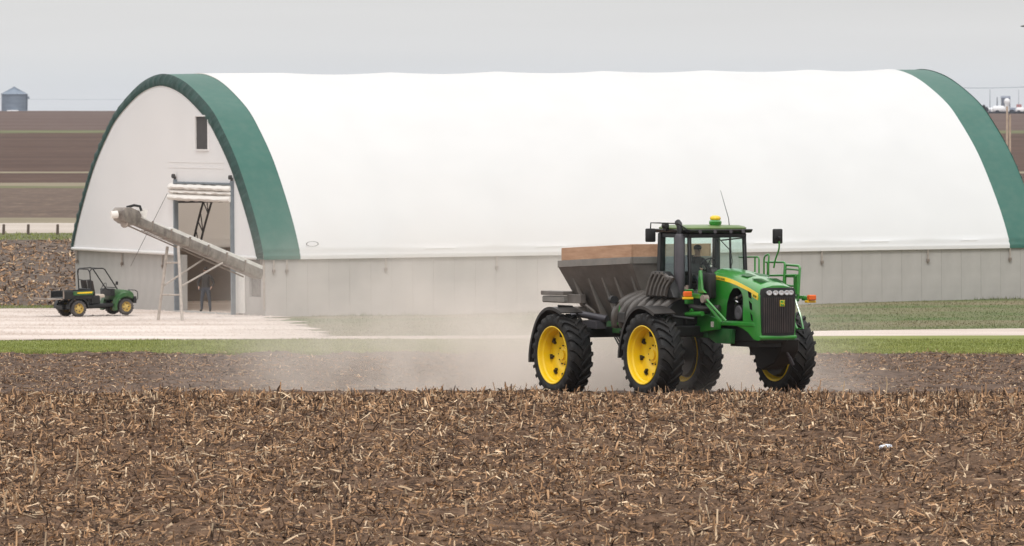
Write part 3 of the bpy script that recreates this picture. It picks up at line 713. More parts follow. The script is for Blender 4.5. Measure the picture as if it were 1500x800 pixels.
# ------------------------------------------------------------------ people (one continuous skinned body each)
def figure(name, loc, rz, J, E, mats, matf, label, sub=2):
    me = bpy.data.meshes.new(name); me.from_pydata([j[0] for j in J], E, [])
    o = bpy.data.objects.new(name, me); COL.objects.link(o)
    sk = o.modifiers.new('skin', 'SKIN'); 
    for v, j in zip(me.skin_vertices[0].data, J): v.radius = (j[1], j[2] if len(j) > 2 else j[1]); 
    me.skin_vertices[0].data[0].use_root = True
    ss = o.modifiers.new('sub', 'SUBSURF'); ss.levels = sub; ss.render_levels = sub
    dg = bpy.context.evaluated_depsgraph_get(); ev = o.evaluated_get(dg); nm = bpy.data.meshes.new_from_object(ev)
    bpy.data.objects.remove(o)
    nm.materials.clear()
    for m in mats: nm.materials.append(m)
    for p in nm.polygons: p.material_index = matf(p.center); p.use_smooth = True
    ob = bpy.data.objects.new(name, nm); COL.objects.link(ob); ob.location = loc; ob.rotation_euler = (0, 0, rz)
    return tag(ob, label, 'person')
def hand(J, E, wrist, d, palm_n, s=1.0, curl=.5):
    """palm and five fingers grown from the wrist joint"""
    d = Vector(d).normalized(); n = Vector(palm_n).normalized(); sd_ = d.cross(n).normalized(); w = Vector(J[wrist][0])
    J.append((tuple(w + d * .05 * s), .030 * s, .018 * s)); p1 = len(J) - 1; E.append((wrist, p1))
    for k, (off, ln) in enumerate(((-.030, .072), (-.010, .082), (.010, .078), (.030, .062))):
        b = w + d * .085 * s + sd_ * off * s; J.append((tuple(b), .010 * s, .010 * s)); i0 = len(J) - 1; E.append((p1, i0))
        m_ = b + (d * math.cos(curl * .6) + n * math.sin(curl * .6)) * ln * .5 * s; J.append((tuple(m_), .0085 * s)); E.append((i0, i0 + 1))
        e_ = m_ + (d * math.cos(curl * 1.7) + n * math.sin(curl * 1.7)) * ln * .5 * s; J.append((tuple(e_), .0075 * s)); E.append((i0 + 1, i0 + 2))
    b = w + d * .03 * s - sd_ * .035 * s; J.append((tuple(b), .011 * s)); E.append((p1, len(J) - 1)); e_ = b + (d * .6 - sd_ * .7 + n * .3).normalized() * .045 * s
    J.append((tuple(e_), .009 * s)); E.append((len(J) - 2, len(J) - 1))
def face(parent, c, fwd, s=1.0, hair=True, cap=None):
    """head features: nose, ears, eyes, mouth, hair"""
    f = Vector(fwd).normalized(); sd_ = f.cross(Vector((0, 0, 1))).normalized(); u = Vector((0, 0, 1)); c = Vector(c)
    def bl(name, p, r, m, sq=(1, 1, 1)):
        bm = bmesh.new(); bmesh.ops.create_uvsphere(bm, u_segments=12, v_segments=8, radius=1)
        me = bpy.data.meshes.new(name)
        Mx = Matrix(((f.x, sd_.x, u.x, p.x), (f.y, sd_.y, u.y, p.y), (f.z, sd_.z, u.z, p.z), (0, 0, 0, 1))) @ Matrix.Diagonal((r * sq[0], r * sq[1], r * sq[2], 1))
        bmesh.ops.transform(bm, matrix=Mx, verts=bm.verts); bm.to_mesh(me); bm.free(); me.materials.append(m); me.shade_smooth(); return link_mesh(name, me, parent)
    bl('nose', c + f * .105 * s - u * .005 * s, .017 * s, M['skin'], (1.2, .8, 1.5))
    for q in (-1, 1):
        bl('ear', c + sd_ * q * .080 * s - u * .0 * s, .022 * s, M['skin'], (.9, .4, 1.4)); bl('eye', c + f * .088 * s + sd_ * q * .032 * s + u * .018 * s, .010 * s, M['hair'], (.6, 1.2, .7))
    bl('mouth', c + f * .092 * s - u * .045 * s, .016 * s, M['far_red'], (.4, 1.3, .35))
    bl('hair', c - f * .022 * s + u * .045 * s, .098 * s, M['hair'], (1.0, .92, .88))
    if cap:
        bl('cap', c + u * .060 * s, .100 * s, cap, (1.05, .95, .72)); bl('cap_brim', c + u * .055 * s + f * .11 * s, .06 * s, cap, (1.1, 1.0, .14))

def worker():
    # local: faces -y (towards the yard), stands with arms slightly out, z up from the floor
    J = []; E = []
    def a(p, r, r2=None, frm=None):
        J.append((p, r, r2 or r)); 
        if frm is not None: E.append((frm, len(J) - 1))
        return len(J) - 1
    pel = a((0, 0, .95), .155, .12); bel = a((0, 0, 1.10), .155, .12, pel); ch = a((.0, -.01, 1.32), .185, .125, bel); nk0 = a((0, 0, 1.47), .10, .08, ch); nk = a((0, -.01, 1.56), .055, .055, nk0)
    hd = a((.0, -.02, 1.645), .080, .09, nk); a((0, -.02, 1.755), .070, .08, hd)
    for s_ in (-1, 1):
        hp = a((s_ * .10, 0, .88), .105, .105, pel); kn = a((s_ * .155, -.02, .50), .075, .075, hp); an = a((s_ * .175, .02, .12), .055, .055, kn); ft = a((s_ * .18, .0, .05), .055, .05, an); a((s_ * .20, -.16, .045), .045, .04, ft)
        sh = a((s_ * .215, 0, 1.42), .07, .07, nk0); el = a((s_ * .33, .03, 1.15), .052, .052, sh); wr = a((s_ * .25, -.14, .96), .034, .034, el)
        hand(J, E, wr, (-s_ * .4, -.7, -.45), (0, .3, -1), 1.0, .6)
    def mf(c):
        if c.z > 1.56: return 1
        if c.z < .97 and abs(c.x) < .23 and c.z > .10: return 2
        if c.z <= .10: return 3
        if c.y < -.13 and c.z < 1.03: return 1
        return 0
    x, y = -12.42, 315.6
    lz = BZ + .035
    o = figure('person', (x, y, lz), R(-10), J, E, [M['cloth_dark'], M['skin'], M['jeans'], M['black']], mf, 'person in dark jacket and jeans standing in the open doorway under the conveyor')
    face(o, (0, -.03, 1.68), (0, -1, -.1), cap=M['cloth_dark'])
worker()

# ------------------------------------------------------------------ the tractor spreader
TYR, TXR = 192.0, (920 - 750) / FPX * 192.0
TR_ = empty('tractor_spreader', (TXR, TYR, 0), R(-60), 'green high clearance tractor with yellow wheels and grey spreader box driving over the stubble', 'tractor')
# local frame: x forward, y left (far side), z up; near side is y < 0
def tyre_mesh(Rr, rim, w_, nlug, lugh, name, m, lw=.075, sweep=.30):
    mb = MB(); h = w_ / 2
    c0 = Rr - lugh
    prof = [(-h * .86, rim - .005), (-h * .97, rim + (c0 - rim) * .25), (-h * 1.0, rim + (c0 - rim) * .55), (-h * .93, rim + (c0 - rim) * .85), (-h * .80, c0 - .01), (-h * .4, c0 + .004), (0, c0 + .008),
            (h * .4, c0 + .004), (h * .80, c0 - .01), (h * .93, rim + (c0 - rim) * .85), (h * 1.0, rim + (c0 - rim) * .55), (h * .97, rim + (c0 - rim) * .25), (h * .86, rim - .005)]
    mb.lathe(prof, 56)
    for side in (-1, 1):
        for k in range(nlug):
            th0 = 2 * PI * (k + (.5 if side > 0 else 0)) / nlug; secs = []
            for q, yy, rt, rb, wk in ((0, -.03, Rr - .004, c0 - .02, .8), (.25, .22, Rr, c0 - .02, 1), (.6, .58, Rr - .002, c0 - .02, 1.05), (.88, .90, Rr - .012, c0 - .04, 1.15), (1.0, 1.01, Rr - .055, c0 - .09, 1.2), (1.06, 1.015, Rr - .13, c0 - .14, 1.0)):
                th = th0 + sweep * (1 - (1 - min(q, 1)) ** 1.35); dt = lw * wk / 2 / Rr; y = side * h * yy; s_ = []
                for (dd, rr) in ((-dt * 1.25, rb), (-dt * .85, rt), (dt * .85, rt), (dt * 1.25, rb)):
                    s_.append((rr * math.cos(th + dd), y, rr * math.sin(th + dd)))
                secs.append(s_)
            mb.loft(secs)
    return mb.mesh(name, m, ang=30)
tyre = tyre_mesh(1.015, .70, .62, 23, .062, 'tyre', M['rubber'])
def rim_mesh():
    mb = MB()   # dished disc open to -y
    mb.lathe([(-.300, .715), (-.305, .695), (-.280, .672), (-.20, .655), (-.17, .625), (-.02, .605), (.17, .625), (.20, .655), (.28, .672), (.305, .695), (.30, .715), (.27, .70), (-.27, .70)], 56, closed=True)
    mb.lathe([(.02, .612), (.03, .56), (.02, .50), (.03, .33), (.06, .28), (.055, .20), (.01, .19), (.0, .15), (.02, .0)], 56)
    mb.lathe([(.12, .612), (.10, .50), (.10, .25), (.13, .2), (.13, 0)], 56)
    return mb.mesh('rim', M['yellow'], ang=28)
rimm = rim_mesh()
def bolts_mesh():
    mb = MB()
    for k in range(8):
        t = 2 * PI * k / 8 + .2
        Mx = Matrix.Rotation(-t, 4, 'Y')
        mb.box((.49, -.01, 0), (.10, .07, .05), M=Mx); mb.box((.545, .0, .0), (.05, .06, .12), M=Mx)
    for k in range(10):
        t = 2 * PI * k / 10; Mx = Matrix.Rotation(-t, 4, 'Y'); mb.tube([(.235, .06, 0), (.235, .02, 0)], .018, 6, M=Mx)
    return mb.mesh('wheel_bolts', M['black'])
boltm = bolts_mesh()
TRK = 1.87; WB = 4.30
def wheel(x, y, z, spin):
    e = bpy.data.objects.new('wheel', tyre_hub := MB().lathe([(-.04, .0), (-.04, .12), (.2, .14), (.2, 0)], 16).mesh('hub', M['yellow'])); COL.objects.link(e); e.parent = TR_; e.location = (x, y, z)
    t = link_mesh('tyre', tyre, e); t.rotation_euler = (0, spin, 0)
    r_ = link_mesh('rim', rimm, e); b = link_mesh('wheel_bolts', boltm, e); b['kind'] = 'stuff'
    if y > 0: MB().lathe([(-.30, 0), (-.30, .56), (-.22, .60), (.02, .60)], 28).build('inner_dark_disc', M['black'], e)  # black disc added to darken the inner face of the far rims
    if y > 0: r_.rotation_euler = (0, 0, PI); b.rotation_euler = (0, 0, PI)
    else: r_.rotation_euler = (0, spin, 0); b.rotation_euler = (0, spin, 0)
wheel(0, -TRK, .965, .1); wheel(0, TRK, .965, .23); wheel(WB, -TRK, 1.085, .05); wheel(WB, TRK, 1.10, .17)

# axles, drop legs, frame
def part(mb, name, m, bevel=0, ang=35, seg=1, parent=None): return mb.build(name, m, parent or TR_, bevel, ang, seg)
for x, z in ((0, .965), (WB, 1.09)):
    a = MB(); a.bb(x - .14, x + .14, -1.5, 1.5, z + .42, z + .68); part(a, 'axle', M['black'], .03)
    for s_ in (-1, 1):
        l = MB(); l.bb(x - .13, x + .13, s_ * 1.26 - .12, s_ * 1.26 + .12, z - .22, z + .52); l.tube([(x, s_ * 1.2, z), (x, s_ * 1.72, z)], .17, 14); part(l, 'final_drive', M['black'], .03)
for s_ in (-1, 1):
    fb = MB(); fb.bb(-1.0, 4.6, s_ * .45 - .08, s_ * .45 + .08, 1.48, 1.78); part(fb, 'frame_rail', M['green_dull'], .02)
for x in (-.9, .9, 2.2, 3.3):
    fb = MB(); fb.bb(x - .06, x + .06, -.366, .366, 1.52, 1.74); part(fb, 'cross_member', M['green_dull'], .01)
ft = MB(); ft.bb(4.5, 6.9, -.34, .34, 1.42, 1.86); part(ft, 'engine_frame', M['black'], .03)
ft = MB(); ft.bb(5.3, 6.6, -.3, .34, 1.30, 1.45); ft.tube([(5.3, .0, 1.38), (5.0, .5, 1.30), (4.7, 1.0, 1.2)], .07, 8); ft.tube([(6.4, .2, 1.4), (5.8, .9, 1.15), (5.0, 1.3, 1.05)], .09, 8); part(ft, 'front_driveline', M['black'], .01)
# front axle arms dropping back and outwards to the far front wheel
fa = MB(); fa.prism([(4.72, 1.5), (6.55, 1.50), (6.5, 1.2), (6.2, .9), (5.65, .72), (5.38, .80), (5.33, 1.04), (5.10, 1.12), (4.95, 1.36)], .38, .90); part(fa, 'wheel_arm', M['black'], .03)
sc_ = MB(); sc_.tube([(6.5, .35, 1.5), (6.4, .75, .95)], .035, 8); sc_.tube([(6.42, .68, 1.05), (6.38, .80, .86)], .05, 8); part(sc_, 'steering_cylinder', M['muffler'])
# hydraulic hoses under the frame
hz = MB()
for k in range(6):
    o_ = k * .10; y = -.2 - .12 * k
    pts = spline([(.2 + o_, y, 1.40), (.8 + o_, y - .1, 1.22 - .03 * k), (1.5, y, 1.28), (2.1, y - .05, 1.05 + .04 * k), (2.8, y, 1.3)], 6); hz.tube(pts, .020, 6)
part(hz, 'hydraulic_hose', M['black'])
hz = MB(); hz.bb(.9, 2.9, -.75, -.3, 1.30, 1.50); hz.tube([(1.2, -.9, 1.55), (2.6, -.9, 1.5)], .08, 10); part(hz, 'valve_block', M['black'], .02)

# fenders: thin shells over the near wheels
def fender(xc, zc, y0, y1, a0, a1, rr, name='fender', side_lip=True):
    mb = MB(); secs = []
    for k in range(25):
        t = R(a0 + (a1 - a0) * k / 24); c, s_ = math.cos(t), math.sin(t); 
        r2 = rr * (1 + .03 * math.sin(4 * t)); th = .025
        secs.append([(xc + c * (r2 - .05), y0 - .0, zc + s_ * (r2 - .05)), (xc + c * (r2 + th), y0, zc + s_ * (r2 + th)), (xc + c * (r2 + th), y1, zc + s_ * (r2 + th)), (xc + c * r2, y1, zc + s_ * r2), (xc + c * r2, y0 + .02, zc + s_ * r2)])
    mb.loft(secs); part(mb, name, M['plastic'], 0, 40)
fender(0, .965, -2.16, -1.55, 190, 68, 1.15); fender(WB, 1.085, -2.16, -1.55, 185, 62, 1.15); fender(0, .965, 1.55, 2.16, 190, 75, 1.15); fender(WB, 1.09, 1.6, 2.16, 185, 95, 1.15)
for x in (0, WB):
    st_ = MB(); st_.tube([(x, -1.4, 1.9), (x, -1.6, 2.15), (x, -2.0, 2.17)], .03, 6); st_.tube([(x, -1.35, 1.3), (x, -1.4, 1.95)], .035, 6); part(st_, 'fender_bracket', M['black'])
# ribbed black tank cover beside the cab; gap shade is put into the shell's black
P0 = [(-1.40, 1.66), (-1.47, 1.86), (-1.46, 2.06), (-1.36, 2.24), (-1.16, 2.39), (-.86, 2.49), (-.45, 2.54)]
pc = [(p.x, p.y) for p in spline([(a_, b_, 0) for a_, b_ in P0], 4)]
sh = MB(); sec = [(y, z) for y, z in pc] + [(-.45, 1.66)]
sh.loft([[(x, -.95 + (y + .95) * k, 1.66 + (z - 1.66) * k) for y, z in sec] for x, k in ((1.62, .80), (1.68, .93), (1.80, .985), (3.4, 1.0), (4.1, 1.0), (4.2, .95))]); sh2 = part(sh, 'side_tank_cover', M['black'], .0, 40)
for k in range(7):
    a0 = 1.80 + k * .35; rb = MB(); secs = []
    for i in range(len(pc)):
        y_, z_ = pc[i]; a2, b2 = pc[min(i + 1, len(pc) - 1)]; a1, b1 = pc[max(i - 1, 0)]; t = Vector((a2 - a1, b2 - b1)).normalized(); ny, nz = -t.y, t.x; sl_ = .30 * i / len(pc); pr_ = .085 if i else .02
        secs.append([(a0 + sl_ - .120, y_ - ny * .03, z_ - nz * .03), (a0 + sl_ - .09, y_ + ny * pr_, z_ + nz * pr_), (a0 + sl_ + .06, y_ + ny * pr_, z_ + nz * pr_), (a0 + sl_ + .085, y_ - ny * .03, z_ - nz * .03)])
    rb.loft(secs); part(rb, 'rib', M['plastic_rib_lit'], .012, parent=sh2, ang=50)
sb = MB(); sb.box((2.30, -1.545, 1.93), (.32, .05, .26)); part(sb, 'access_plate', M['plastic'], .02)
up_ = MB(); poly = [(3.08, 2.45), (3.26, 2.98), (3.38, 3.08), (3.92, 3.08), (4.04, 3.00), (4.42, 2.45)]
up_.prism(poly, -1.36, -1.12); up2 = part(up_, 'battery_box_cover', M['black'], .04, seg=2)  # black panel paints the shade of the grooves between the paler ribs
for k in range(6):
    a0 = 3.20 + k * .175; rb = MB(); p = [(a0, -1.38, 2.50), (a0 + .10, -1.38, 2.72), (a0 + .22 + .02 * k, -1.38, 2.92), (min(a0 + .34 + .02 * k, 4.1), -1.38, 3.04 - .05 * max(0, k - 2))]
    rb.tube(spline([Vector(q) for q in p], 4), .058, 6); part(rb, 'rib', M['plastic_rib_lit'], parent=up2)
lt = MB(); lt.tube([(1.75, -1.5, 2.36), (1.95, -1.55, 2.36)], .10, 12); part(lt, 'work_light', M['black'])
gb = MB(); gb.bb(1.85, 2.0, -1.45, -1.3, 1.75, 2.25); part(gb, 'green_bracket', M['green'], .01)

# hopper with wooden extension boards
def hopper():
    def hz_(a): return .045 * (a + 1.4)         # slight rake
    A0, A1, W_ = -1.45, 2.08, 1.15
    h0 = 3.08
    secs = []
    top = [(A0, -W_, h0), (A1, -W_, h0 + .15), (A1, W_, h0 + .15), (A0, W_, h0)]
    bot = [(A0 + .16, -.36, 1.74), (A1 - .35, -.36, 1.76), (A1 - .35, .36, 1.76), (A0 + .16, .36, 1.74)]
    mb = MB(); mb.add(top + bot, [(0, 1, 5, 4), (1, 2, 6, 5), (2, 3, 7, 6), (3, 0, 4, 7), (4, 5, 6, 7)])
    hp = part(mb, 'hopper', M['hopper'], .02)
    rm = MB()
    for (a0, a1, b0, b1) in ((A0, A1, -W_ - .02, -W_ + .04), (A0, A1, W_ - .04, W_ + .02), (A1 - .04, A1 + .02, -W_ + .04, W_ - .04), (A0 - .02, A0 + .04, -W_ + .04, W_ - .04)):
        vs = []
        for z_ in (0, .17):
            for (x_, y_) in ((a0, b0), (a1, b0), (a1, b1), (a0, b1)): vs.append((x_, y_, h0 + .15 * (x_ - A0) / (A1 - A0) + z_))
        rm.add(vs, [(0, 3, 2, 1), (4, 5, 6, 7), (0, 1, 5, 4), (1, 2, 6, 5), (2, 3, 7, 6), (3, 0, 4, 7)])
    part(rm, 'rim_band', M['hopper_rim'], .008)
    for (a0, a1, b0, b1) in ((A0 + .14, A1 - .02, -W_ + .01, -W_ + .05), (A0 + .14, A1 - .02, W_ - .05, W_ - .01), (A1 - .06, A1 - .02, -W_ + .053, W_ - .053), (A0 + .14, A0 + .18, -W_ + .053, W_ - .053)):
        vs = []
        for z_ in (.172, .48):
            for (x_, y_) in ((a0, b0), (a1, b0), (a1, b1), (a0, b1)): vs.append((x_, y_, h0 + .15 * (x_ - A0) / (A1 - A0) + z_))
        w_ = MB(); w_.add(vs, [(0, 3, 2, 1), (4, 5, 6, 7), (0, 1, 5, 4), (1, 2, 6, 5), (2, 3, 7, 6), (3, 0, 4, 7)]); part(w_, 'board', M['wood'], .006)
    for a_ in (-1.0, -.25, .40, 1.0, 1.85):
        for s_ in (-1, 1):
            def f(q): return Vector((a_ + (-.2 * q if a_ > 1.5 else (.1 * q if a_ < -.5 else 0)), s_ * (W_ - .79 * q), h0 + (a_ - A0) * .0425 + (1.75 - h0) * q))
            n_ = Vector((0, s_ * 1.34, -.79)).normalized(); p0, p1 = f(.12), f(.97); p0 -= n_ * .01; p1 -= n_ * .01
            rb = MB(); t_ = .04
            vs = [p0 + Vector((-t_, 0, 0)), p0 + Vector((t_, 0, 0)), p1 + Vector((t_, 0, 0)), p1 + Vector((-t_, 0, 0)), p1 + Vector((-t_, 0, 0)) + Vector((0, s_ * -.0, -.0)) + n_ * .20, p1 + Vector((t_, 0, 0)) + n_ * .20]
            rb.add(vs, [(0, 1, 2, 3), (0, 3, 4), (1, 5, 2), (3, 2, 5, 4), (0, 4, 5, 1)]); part(rb, 'gusset', M['hopper_rim'])  # gusset metal paler than the hopper, light contrast put into the colour
hopper()
sp_ = MB(); sp_.bb(-2.40, -1.30, -1.10, -.78, 2.385, 2.49); part(sp_, 'spinner_guard', M['hopper'], .012)
sp_ = MB(); sp_.bb(-2.38, -1.32, -1.08, -.80, 2.20, 2.365); part(sp_, 'spinner_motor', M['hopper_rim'], .03)
sp_ = MB(); sp_.bb(-1.35, -.7, -.95, -.80, 2.20, 2.42); sp_.tube([(-.9, -.9, 2.3), (-.6, -.6, 2.0), (-.5, -.6, 1.7)], .04, 6); sp_.box((-.95, -.85, 2.05), (.25, .2, .14)); part(sp_, 'conveyor_motor', M['hopper'], .01)
sp_ = MB(); sp_.tube([(-.7, -1.2, 1.9), (-.2, -1.2, 1.95), (.5, -.9, 1.85)], .09, 8); sp_.box((.0, -1.0, 1.7), (.8, .3, .2)); part(sp_, 'hydraulic_block', M['muffler'], .01)

# cab
CA0, CA1, CW = 2.82, 4.28, .80
CF, CT = 2.15, 3.99
cabf = MB()
def pillar(a, b, name='cab_pillar', w=.09, lean=0, z0=CF, z1=CT):
    m = MB(); m.loft([[(a - w / 2, b - w / 2, z0), (a + w / 2, b - w / 2, z0), (a + w / 2, b + w / 2, z0), (a - w / 2, b + w / 2, z0)],
                      [(a - w / 2 + lean, (b - w / 2) * .97, z1), (a + w / 2 + lean, (b - w / 2) * .97, z1), (a + w / 2 + lean, (b + w / 2) * .97, z1), (a - w / 2 + lean, (b + w / 2) * .97, z1)]]); part(m, name, M['black_gloss'], .01)
for s_ in (-1, 1):
    pillar(CA0 + .03, s_ * CW, w=.15, lean=.05); pillar(CA1, s_ * CW, w=.085, lean=-.10); pillar(3.55, s_ * (CW + .005), w=.05, lean=-.02)
cl = MB(); cl.bb(CA0 - .04, CA1 + .02, -CW - .04, CW + .04, 1.86, CF + .02); cl.bb(CA0 - .05, CA0 + .1, -.72, .72, CF, 2.6); part(cl, 'cab_base', M['black'], .03)
cl = MB(); cl.bb(CA0 - .02, CA1 - .04, -CW - .02, CW + .02, CT - .10, CT + .01); part(cl, 'cab_header', M['black_gloss'], .02)
def pane(vs, name='window_glass'):
    n_ = (Vector(vs[1]) - Vector(vs[0])).cross(Vector(vs[2]) - Vector(vs[0])).normalized() * .008
    m = MB(); k = len(vs); m.add([Vector(v) for v in vs] + [Vector(v) + n_ for v in vs], [tuple(range(k)), tuple(range(2 * k - 1, k - 1, -1))] + [(i, i + k, (i + 1) % k + k, (i + 1) % k) for i in range(k)]); return part(m, name, M['glass'])
for s_ in (-1, 1):
    y = s_ * (CW - .01); y2 = y * .97
    pane([(CA0 + .11, y, CF + .03), (3.52, y, CF + .03), (3.51, y2, CT - .11), (CA0 + .16, y2, CT - .11)])
    pane([(3.58, y, CF + .03), (CA1 - .05, y, CF + .03), (CA1 - .15, y2, CT - .11), (3.56, y2, CT - .11)], 'door_glass')
# curved windshield in five facets
ws = MB(); lo_, hi_ = [], []
for k in range(7):
    u = -1 + 2 * k / 6; bulge = .13 * (1 - u * u); lo_.append((CA1 + .02 + bulge, u * (CW - .04), 2.45)); hi_.append((CA1 - .10 + bulge, u * (CW - .06), CT - .10))
ws.loft([lo_, hi_], cap=False, closed=False); part(ws, 'windshield', M['glass'], 0, 60)
pane([(CA0 - .01, -.68, 2.62), (CA0 - .01, .68, 2.62), (CA0 + .04, .66, CT - .1), (CA0 + .04, -.66, CT - .1)], 'rear_window')
wb = MB(); wb.tube([(CA1 + .12, -.05, CT - .13), (CA1 + .10, .30, 3.55)], .012, 5); wb.tube([(CA1 + .06, .05, 3.83), (CA1 + .02, .68, 3.88)], .018, 5); wb.tube([(CA1 + .09, .27, 3.60), (CA1 + .08, .35, 3.30), (CA1 + .07, .2, 3.0)], .008, 4); part(wb, 'wiper', M['black'])
# roof
rf = MB(); secs = []
for (z, ex, ey) in ((CT + .012, .0, .0), (CT + .015, .07, .06), (CT + .105, .10, .09)):
    secs.append([(CA0 - .10 - ex, -CW - .02 - ey, z), (CA1 + .03 + ex, -CW - .02 - ey, z), (CA1 + .06 + ex, -.35, z), (CA1 + .06 + ex, .35, z), (CA1 + .03 + ex, CW + .02 + ey, z), (CA0 - .10 - ex, CW + .02 + ey, z)])
rf.loft(secs); part(rf, 'roof_visor', M['black_gloss'], .02)
rf = MB(); secs = []
for (z, k) in ((CT + .108, 1.10), (CT + .14, 1.105), (CT + .175, 1.04), (CT + .198, .90), (CT + .203, .5)):
    cx = (CA0 + CA1) / 2 - .02; hx = (CA1 - CA0) / 2 * k + .03; hy = CW * k; secs.append([(cx + hx * math.copysign(abs(math.cos(t)) ** .35, math.cos(t)), hy * math.copysign(abs(math.sin(t)) ** .35, math.sin(t)), z) for t in [2 * PI * (i + .5) / 24 for i in range(24)]])
rf.loft(secs); part(rf, 'roof', M['green_roof'], 0, 40)
for y in (-.62, -.2, .25, .6):
    m = MB(); m.tube([(CA1 + .12, y, CT + .05), (CA1 + .165, y, CT + .05)], .045, 10); part(m, 'roof_light', M['muffler'])
gp = MB(); gp.lathe([(4.16, .0), (4.16, .10), (4.22, .15), (4.28, .155), (4.32, .12), (4.33, 0)], 20, axis='Z', M=Matrix.Translation((4.12, .0, 0))); gp2 = part(gp, 'receiver_base', M['green'])
gp = MB(); gp.lathe([(4.325, .0), (4.325, .125), (4.36, .135), (4.40, .12), (4.425, .07), (4.43, 0)], 20, axis='Z', M=Matrix.Translation((4.12, .0, 0))); part(gp, 'receiver_dome', M['yellow'])
an = MB(); an.tube([(4.2, .35, 4.15), (4.18, .34, 4.35), (3.87, .30, 5.03)], [.012, .010, .005], 5); part(an, 'antenna', M['black'])
# inside
se = MB(); se.bb(3.0, 3.5, -.26, .26, 2.62, 2.78); se.prism([(2.98, 2.78), (3.12, 2.78), (3.02, 3.45), (2.90, 3.45)], -.24, .24); part(se, 'seat', M['cloth_dark'], .04, seg=2)
se = MB(); se.bb(3.1, 3.6, -.62, -.34, 2.7, 2.95); se.bb(3.9, 4.25, -.3, .3, 2.2, 2.95); se.bb(2.9, 4.2, -.74, .74, 2.155, 2.25); part(se, 'console', M['black'], .03)
se = MB(); se.tube([(4.05, 0, 2.9), (3.80, 0, 3.22)], .03, 8)
th = [(3.80 + .12 * math.cos(t) * 1.0, .19 * math.sin(t), 3.24 + .15 * math.cos(t)) for t in [2 * PI * k / 20 for k in range(21)]]
se.tube(th, .016, 6, cap=False); se.tube([th[0], th[10]], .012, 5); se.tube([th[5], th[15]], .012, 5); part(se, 'steering_wheel', M['black'])
se = MB(); se.box((4.0, -.52, 3.15), (.06, .28, .22)); part(se, 'monitor', M['black'], .01)

# exhaust and mirror arms
ex = MB(); ex.lathe([(2.42, .02), (2.43, .105), (2.6, .125), (3.90, .125), (3.98, .10), (4.0, .05)], 18, axis='Z', M=Matrix.Translation((4.08, -.98, 0))); part(ex, 'muffler', M['muffler'])
ex = MB(); ex.tube([(4.08, -.98, 3.95), (4.08, -.98, 4.12), (4.05, -.98, 4.22), (3.97, -.98, 4.27)], [.075, .075, .078, .080], 12); part(ex, 'exhaust_pipe', M['black_gloss'], ang=60)
mi_ = MB(); mi_.tube([(4.20, -.86, 4.10), (4.12, -1.05, 4.24), (3.70, -1.35, 4.25), (3.42, -1.40, 4.25), (3.40, -1.40, 4.1)], .016, 6); part(mi_, 'mirror_arm', M['black'])
mi_ = MB(); mi_.box((3.40, -1.40, 3.95), (.10, .26, .33)); part(mi_, 'mirror', M['black'], .03, seg=2)
mi_ = MB(); mi_.tube([(3.28, -.95, 4.18), (3.42, -.95, 4.18)], .075, 10); mi_.box((3.3, -.9, 4.1), (.15, .1, .12)); part(mi_, 'work_light', M['black'], .01)

# hood: lofted body with cut openings
def hood_section(a, zt, zb, w_, crown=.06):
    pts = []
    for (y, z) in ((w_ * .98, zb), (w_, zb + (zt - zb) * .35), (w_ * 1.0, zt - .28), (w_ * .97, zt - .17), (w_ * .86, zt - .075), (w_ * .66, zt - .02), (w_ * .3, zt + crown * .35), (0, zt + crown * .4)):
        pts.append((a, y, z))
    return [(a, -p[1], p[2]) for p in pts] + [p for p in pts[::-1][1:]]
HT = [(4.72, 3.135, 1.86, .50), (5.0, 3.13, 1.86, .505), (5.4, 3.095, 1.84, .51), (5.8, 3.03, 1.82, .515), (6.2, 2.955, 1.75, .52), (6.45, 2.905, 1.66, .52), (6.7, 2.85, 1.50, .52), (6.88, 2.80, 1.47, .515), (6.98, 2.765, 1.49, .50)]
hm = MB(); hm.loft([hood_section(*h) for h in HT]); hood = hm.build('hood', [M['green'], M['black']], TR_, ang=32)
cut = MB(); cut.mi = 0
arc = [(5.42 + .0, 1.92), (6.22, 1.92), (6.24, 2.35)] + [(5.92 + .32 * math.cos(t), 2.42 + .30 * math.sin(t)) for t in [PI * k / 10 * .5 for k in range(1, 10)]] + [(5.78, 2.70), (5.62, 2.56), (5.50, 2.34)]
cut.prism(arc, -.75, -.22)
for (z0, z1, s0, w_) in ((2.46, 2.70, 0, .16), (2.18, 2.41, .06, .14), (1.92, 2.13, .12, .10)):
    cut.prism([(6.44 + s0, z1 + .02), (6.44 + s0 + w_, z1 - .06), (6.44 + s0 + w_ * .9 + .04, z0), (6.44 + s0 + .05, z0 + .04)], -.75, -.44)
cut.m = [1] * len(cut.m)
cme = cut.mesh('cutter', [M['green'], M['black']]); cob = bpy.data.objects.new('cutter', cme); COL.objects.link(cob); cob.matrix_world = Matrix.Identity(4)
hood.parent = None; hood.matrix_world = Matrix.Identity(4)
bo = hood.modifiers.new('b', 'BOOLEAN'); bo.operation = 'DIFFERENCE'; bo.object = cob; bo.solver = 'EXACT'
bpy.context.view_layer.update(); dg = bpy.context.evaluated_depsgraph_get(); nm = bpy.data.meshes.new_from_object(hood.evaluated_get(dg))
hood.modifiers.clear(); hood.data = nm; bpy.data.objects.remove(cob); hood.parent = TR_; nm.set_sharp_from_angle(angle=R(32))
